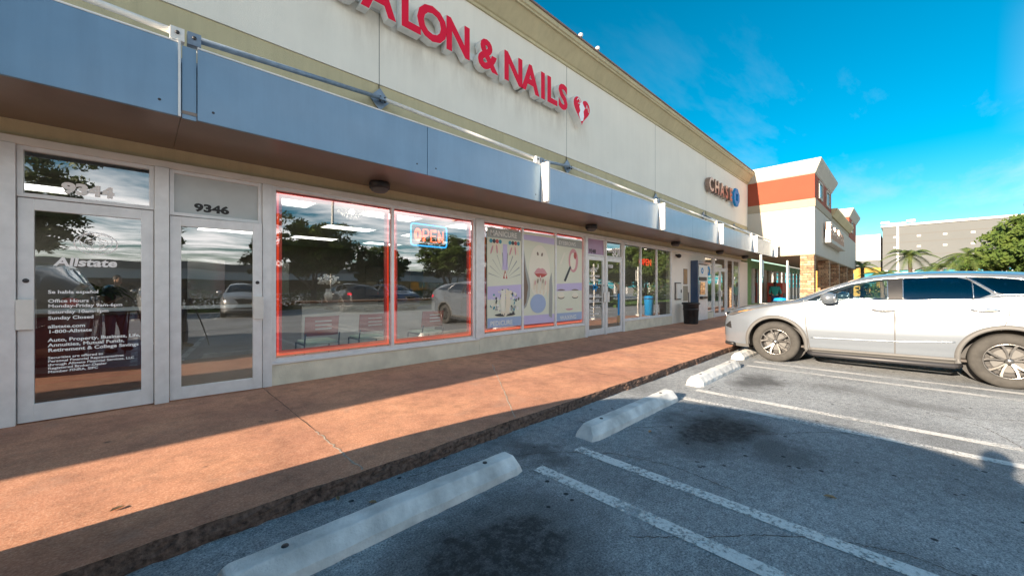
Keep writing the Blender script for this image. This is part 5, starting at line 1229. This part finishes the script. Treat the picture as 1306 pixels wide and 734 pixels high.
# ------------------------------------------------------------------ trees
def limb(mb, p, d, L, r_, depth, tips, bend=.25):
    pts = [p]; rs = [r_]; q = Vector(p); dd = Vector(d).normalized()
    for i in range(5):
        dd = (dd + Vector((random.uniform(-bend, bend), random.uniform(-bend, bend), random.uniform(-.05, .15)))).normalized(); q = q + dd * L / 5; pts.append(q.copy()); rs.append(r_ * (1 - .13 * (i + 1)))
    mb.tube(pts, rs, 8 if depth > 1 else 5, M['bark'])
    if depth <= 0: tips.append(q); return
    if depth <= 1: tips.append(pts[3])
    for i in range(random.choice((3, 4)) if depth > 1 else 4):
        a = random.uniform(0, 2 * PI); nd = (dd * .7 + Vector((math.cos(a), math.sin(a), random.uniform(.0, .5))) * .8).normalized()
        limb(mb, pts[-1] if i else pts[-2], nd, L * random.uniform(.6, .8), rs[-1] * .75, depth - 1, tips)
def make_tree(label, H_, spread, mat, seed, nleaf=16000, ls=.13, group=None, trunk=.28, name='shade_tree', squash=.62, th=.28):
    random.seed(seed); t = thing(name, label, 'tree', (0, 0, 0), group); tips = []; mb = MB()
    z0 = H_ * th; mb.tube([(0, 0, -.05), (.03, 0, z0 * .4), (.0, .04, z0)], [trunk * 1.25, trunk, trunk * .85], 12, M['bark'])
    for i in range(5):
        a = 2 * PI * i / 5 + random.uniform(-.3, .3); el = random.uniform(.35, 1.1)
        limb(mb, Vector((0, .04, z0 - .1)), (math.cos(a) * math.cos(el), math.sin(a) * math.cos(el), math.sin(el)), spread * .55, trunk * .5, 2, tips)
    limb(mb, Vector((0, .04, z0 - .1)), (0, 0, 1), (H_ - z0) * .5, trunk * .5, 2, tips)
    mb.build('trunk', parent=t)
    vs = []; fs = []; cz = (H_ + z0) / 2 + .2
    cl = []
    for p in tips:
        q = Vector((p.x, p.y, p.z)); 
        cl.append((q, random.uniform(.45, .85) * spread / 4))
    for _ in range(int(len(tips) * 1.3)):
        u_ = random.random() ** .4; a = random.uniform(0, 2 * PI); e_ = random.uniform(-.95, 1.35)
        cl.append((Vector((spread * .86 * u_ * math.cos(a) * math.cos(e_), spread * .86 * u_ * math.sin(a) * math.cos(e_), cz + (H_ - cz) * .88 * u_ * math.sin(e_))), random.uniform(.3, .7) * spread / 4))
    for _ in range(nleaf):
        c, r_ = random.choice(cl); d = Vector((random.gauss(0, 1), random.gauss(0, 1), random.gauss(0, .8))).normalized() * r_ * random.random() ** .35; p = c + Vector((d.x, d.y, d.z * squash))
        a = Vector((random.gauss(0, 1), random.gauss(0, 1), random.gauss(0, 1))).normalized(); b = a.orthogonal().normalized(); s_ = ls * random.uniform(.6, 1.3)
        o = len(vs); vs += [p - a * s_, p - b * s_ * .45, p + a * s_, p + b * s_ * .45]; fs.append((o, o + 1, o + 2, o + 3))
    MB().add(vs, fs, mat).build('crown', parent=t); return t
tA = make_tree('broad oak beyond the lot, tallest of the row mirrored in the windows', 8.6, 4.2, M['leaf'], 3, 24000, .15, 'oaks across the lot', th=.2)
tA.location = (-5.5, -17.5, 0)
spec = [(3.2, -17.8, 1.0, .66, 'broad oak across the lot standing behind the silver and white cars'), (8.8, -17.3, 2.1, .78, 'spreading oak across the lot behind the dark cars'), (14.0, -18, 3.0, .62, 'rounded oak across the lot left of the light pole'), (20.5, -17.4, 4.4, .80, 'oak at the right end of the row across the lot'), (-10, -18, 5, .95, 'oak far left of the row across the lot'),
        (29, -19, 1.7, 1.0, 'oak behind the grassy island across the lot'), (36, -21, .5, .9, 'farthest right oak in the row beyond the lot'), (50, -17, .2, .8, 'oak beyond the drive past the grassy island')]
for x, y, rz, sc, lab in spec:
    c = dup(tA); c.location = (x, y, 0); c.rotation_euler = (0, 0, rz); c.scale = (sc, sc, sc * .95); c['label'] = lab
tB = make_tree('large bright green tree behind the roof of the white SUV', 6.0, 3.6, M['leafy'], 12, 30000, .13, trunk=.22, squash=.85, th=.1); tB.location = (36.0, -6.1, 0)
tC = make_tree('smaller yellow-green tree beside the large tree on the grassy island', 5.0, 3.0, M['leafy'], 21, 13000, .13, trunk=.16, th=.2); tC.location = (29.5, -7.6, 0)
def palm(loc, h, label, seed, nf=15, L=1.9):
    random.seed(seed); t = thing('palm_tree', label, 'palm tree', (0, 0, 0), 'palms before the grey building')
    pts = [(random.uniform(-.05, .05), random.uniform(-.05, .05), h * i / 8) for i in range(9)]
    MB().tube(pts, [.16 - .05 * i / 8 for i in range(9)], 12, M['bark']).build('trunk', parent=t)
    for f in range(nf):
        a = 2 * PI * f / nf + random.uniform(-.2, .2); el = random.uniform(-.1, 1.15); q = MB(); rib = []; ll = L * random.uniform(.8, 1.1)
        for s_ in range(11):
            u_ = s_ / 10; rib.append(Vector((math.cos(a) * ll * u_ * (math.cos(el * .8)), math.sin(a) * ll * u_ * math.cos(el * .8), h + ll * (math.sin(el) * u_ - .75 * u_ * u_))))
        q.tube(rib, [.02 * (1 - .08 * s_) for s_ in range(11)], 5, M['palm']); sd = Vector((-math.sin(a), math.cos(a), 0)); vs = []; fs = []
        for s_ in range(1, 40):
            u_ = s_ / 40 * 10; i = min(int(u_), 9); p = rib[i].lerp(rib[i + 1], u_ - i); tg = (rib[i + 1] - rib[i]).normalized(); LL = .42 * math.sin(PI * (s_ / 40 * .85 + .1)) * ll / 1.9
            for g_ in (-1, 1):
                o = len(vs); tip = p + (sd * g_ * .8 + tg * .5 + Vector((0, 0, -.35))).normalized() * LL; vs += [p - tg * .025, p + tg * .025, tip]; fs.append((o, o + 1, o + 2))
        q.add(vs, fs, M['palm']); q.build('frond', parent=t)
    t.location = loc; return t
palm((45, -.3, 0), 4.0, 'tallest palm before the grey building, left of the white pillar', 5, 17, 2.3); palm((46, 2.6, 0), 3.3, 'small palm close to the corner building', 6, 14, 1.9); palm((47, -1.9, 0), 3.1, 'low spreading palm before the blue windows', 7, 15, 2.2); palm((41, 1.2, 0), 2.4, 'short bushy palm just above the SUV roof', 8, 16, 1.7)
palm((36.5, -2.7, 0), 3.5, 'feathery palm leaning out at the left edge of the large green tree', 9, 16, 1.9)
def hedge(x0, x1, y0, y1, h, lab, mat, n_=6000):
    t = thing('hedge', lab, 'hedge', ((x0 + x1) / 2, (y0 + y1) / 2, 0)); vs = []; fs = []
    for _ in range(n_):
        p = Vector((random.uniform(x0, x1), random.uniform(y0, y1), random.uniform(.05, h) )); p.z *= 1 - .2 * math.sin(p.x * 1.3) * math.sin(p.y)
        a = Vector((random.gauss(0, 1), random.gauss(0, 1), random.gauss(0, 1))).normalized(); b = a.orthogonal().normalized(); s_ = random.uniform(.07, .14); o = len(vs); vs += [p - a * s_, p - b * s_ * .5, p + a * s_, p + b * s_ * .5]; fs.append((o, o + 1, o + 2, o + 3))
    MB().add(vs, fs, mat).build('foliage', parent=t); q = MB()
    for i in range(int((x1 - x0 + y1 - y0) / 1.2)): x = random.uniform(x0, x1); y = random.uniform(y0, y1); q.tube([(x, y, 0), (x + .05, y, h * .7)], [.03, .015], 6, M['bark'])
    q.build('stems', parent=t)
hedge(-30, 22, -18.4, -17.2, 1.1, 'long low hedge under the oaks across the lot', M['leaf'], 14000)
hedge(44, 56, -12, 3, 1.8, 'mixed green shrubs before the grey building', M['leafy'], 12000)

# ------------------------------------------------------------------ far buildings and poles
F_ = thing('mall_building', 'large grey flat roofed building with teal glass beyond the palms', 'building', (100, -10, 0))
part('grey_wall', F_, (90, 130, -60, 2.6, 4.4, 11.6), (90, 130, -60, 2.6, 0, 1.5), mat=M['mallgrey']); part('white_coping', F_, (89.8, 130.2, -60.2, 2.8, 11.603, 11.95), mat=M['mallwhite'])
part('white_wing', F_, (89.5, 129, 2.82, 16, 6.1, 10.5), mat=M['mallwhite']); part('grey_band', F_, (89.6, 129, 2.82, 16, 4.9, 6.097), mat=M['mallgrey']); part('yellow_wall', F_, (89.7, 129, 2.82, 16, 0, 4.897), mat=M['mallyellow'])
part('glass_wall', F_, (90.3, 129, -60, 2.55, 1.503, 4.397), mat=M['mallglass'])
q = MB()
for i_ in range(20):
    y = 2.2 - i_ * 3.1; q.box(89.9, 90.25, y - .22, y + .22, 0, 4.39)
for z in (2.2, 3.1, 3.9): q.box(90.1, 90.22, -60, 2.5, z, z + .12)
q.build('white_mullions', M['mallwhite'], F_)
for y in (1.1, -1.6, -4.4, -7.2):
    for z in (8.0, 9.7): part('square_panel', F_, (89.96, 89.998, y - .22, y + .22, z, z + .3), mat=M['mallwhite'])
for z in (5.6, 6.8, 8.9, 10.2): part('panel_joint', F_, (89.985, 89.999, -60, 2.6, z, z + .05), mat=M['groove'])
for y in (3.4, 6.2): part('window', F_, (89.6, 89.699, y, y + 1.9, 1.5, 4.0), mat=M['mallglass'])
def lightpole(x, y, h, lab, rz=0):
    t = thing('light_pole', lab, 'light pole', (0, 0, 0), 'lot light poles')
    MB().tube([(0, 0, 0), (0, 0, h)], [.13, .09], 12, M['trimwhite']).build('pole', parent=t); MB().lathe([(.3, 0), (.3, .6), (.1, .62)], (0, 0, 0), n=18, mat=M['trimwhite']).build('footing', parent=t)
    MB().box(-.9, .9, -.03, .03, h - .05, h + .02, M['trimwhite']).build('cross_arm', parent=t)
    for s_ in (-1, 1): MB().box(s_ * 1.0 - .35, s_ * 1.0 + .35, -.25, .25, h - .02, h + .22, M['alu']).build('lamp_head', parent=t, bevel=.03)
    t.location = (x, y, 0); t.rotation_euler = (0, 0, rz); return t
lightpole(60, .53, 8.6, 'tall white light pole with two lamp heads before the grey building', R(90)); lightpole(11.5, -21.5, 9.5, 'light pole across the lot mirrored in the first salon window', .2)
O_ = thing('far_shop_row', 'long low pale shop row beyond the oaks across the lot', 'building', (0, -70, 0))
part('wall', O_, (-90, 120, -78, -66, 0, 4.2), mat=M['mallwhite']); part('roof_band', O_, (-90.2, 120.2, -78.2, -65.8, 4.203, 5.2), mat=M['mallgrey']); part('shop_glass', O_, (-88, 118, -65.99, -65.9, .6, 2.8), mat=M['cardarkglass'])
W_ = thing('east_shop_row', 'cream shop row closing the far end of the lot, out of view on the right', 'building', (120, -90, 0))
part('wall', W_, (110, 116, -120, -62, 0, 5), mat=M['mallwhite']); part('coping', W_, (109.8, 116.2, -120, -62, 5.003, 5.3), mat=M['mallgrey'])

# ------------------------------------------------------------------ world, sun, camera
w_ = bpy.data.worlds.new('World'); S.world = w_; w_.use_nodes = True; nt = w_.node_tree; nt.nodes.clear()
out = nt.nodes.new('ShaderNodeOutputWorld'); bg = nt.nodes.new('ShaderNodeBackground'); nt.links.new(bg.outputs[0], out.inputs[0])
EL, AZ = 16.6, -88.3
sky = nt.nodes.new('ShaderNodeTexSky'); sky.sky_type = 'NISHITA'; sky.sun_disc = False; sky.sun_elevation = R(EL); sky.sun_rotation = R(AZ); sky.air_density = 1.; sky.dust_density = .6; sky.ozone_density = 2.5
hs = nt.nodes.new('ShaderNodeHueSaturation'); hs.inputs['Saturation'].default_value = 1.6; hs.inputs['Hue'].default_value = .478; nt.links.new(sky.outputs[0], hs.inputs['Color'])
tc = nt.nodes.new('ShaderNodeTexCoord'); sx = nt.nodes.new('ShaderNodeSeparateXYZ'); nt.links.new(tc.outputs['Generated'], sx.inputs[0])
def mth(op, a, b=None, c=None, clamp=False):
    n_ = nt.nodes.new('ShaderNodeMath'); n_.operation = op; n_.use_clamp = clamp
    for i, v in enumerate((a, b, c)):
        if v is None: continue
        if isinstance(v, (int, float)): n_.inputs[i].default_value = v
        else: nt.links.new(v, n_.inputs[i])
    return n_.outputs[0]
zz = mth('MAXIMUM', sx.outputs[2], .04); px = mth('DIVIDE', sx.outputs[0], zz); py = mth('DIVIDE', sx.outputs[1], zz)
cb = nt.nodes.new('ShaderNodeCombineXYZ'); nt.links.new(px, cb.inputs[0]); nt.links.new(py, cb.inputs[1])
mp = nt.nodes.new('ShaderNodeMapping'); mp.inputs['Rotation'].default_value = (0, 0, R(25)); mp.inputs['Scale'].default_value = (.22, .8, 1); nt.links.new(cb.outputs[0], mp.inputs[0])
n1 = noise(nt, mp.outputs[0], 1.1, 8, .62); r1 = ramp(nt, [(.50, 0.), (.78, .55)]); nt.links.new(n1, r1.inputs[0])
n2 = noise(nt, cb.outputs[0], .55, 8, .6); r2 = ramp(nt, [(.40, 0.), (.62, 1.)]); nt.links.new(n2, r2.inputs[0])
back = mth('MULTIPLY_ADD', sx.outputs[1], -2.6, -.25, True)      # bigger south clouds, brightened and kept low as added fill light for the facade
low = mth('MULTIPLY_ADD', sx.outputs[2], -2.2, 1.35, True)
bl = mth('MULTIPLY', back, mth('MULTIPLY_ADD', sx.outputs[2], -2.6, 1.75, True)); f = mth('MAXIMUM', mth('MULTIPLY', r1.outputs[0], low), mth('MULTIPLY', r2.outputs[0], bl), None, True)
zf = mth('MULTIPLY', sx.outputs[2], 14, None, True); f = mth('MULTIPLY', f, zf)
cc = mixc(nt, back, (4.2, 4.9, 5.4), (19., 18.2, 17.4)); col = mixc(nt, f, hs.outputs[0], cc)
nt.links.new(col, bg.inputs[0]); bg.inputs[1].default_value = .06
sl = bpy.data.lights.new('sun', 'SUN'); sl.energy = 5.0; sl.angle = R(.53); sl.color = (1, .82, .62)
so = bpy.data.objects.new('sun', sl); C.objects.link(so); so.rotation_euler = (R(90 - EL), 0, R(-91.7)); so.location = (0, 0, 30)
cd = bpy.data.cameras.new('camera'); cam = bpy.data.objects.new('camera', cd); C.objects.link(cam); S.camera = cam
cam.location = (0, 0, 1.42); cam.rotation_euler = (R(90), 0, R(45.8 - 90)); cd.sensor_width = 36; cd.lens = 36 * 487 / 1306; cd.clip_start = .03; cd.clip_end = 2000
S.view_settings.view_transform = 'Standard'; S.view_settings.look = 'None'; S.view_settings.gamma = 1; S.view_settings.exposure = 1.6
S.cycles.transparent_max_bounces = 16
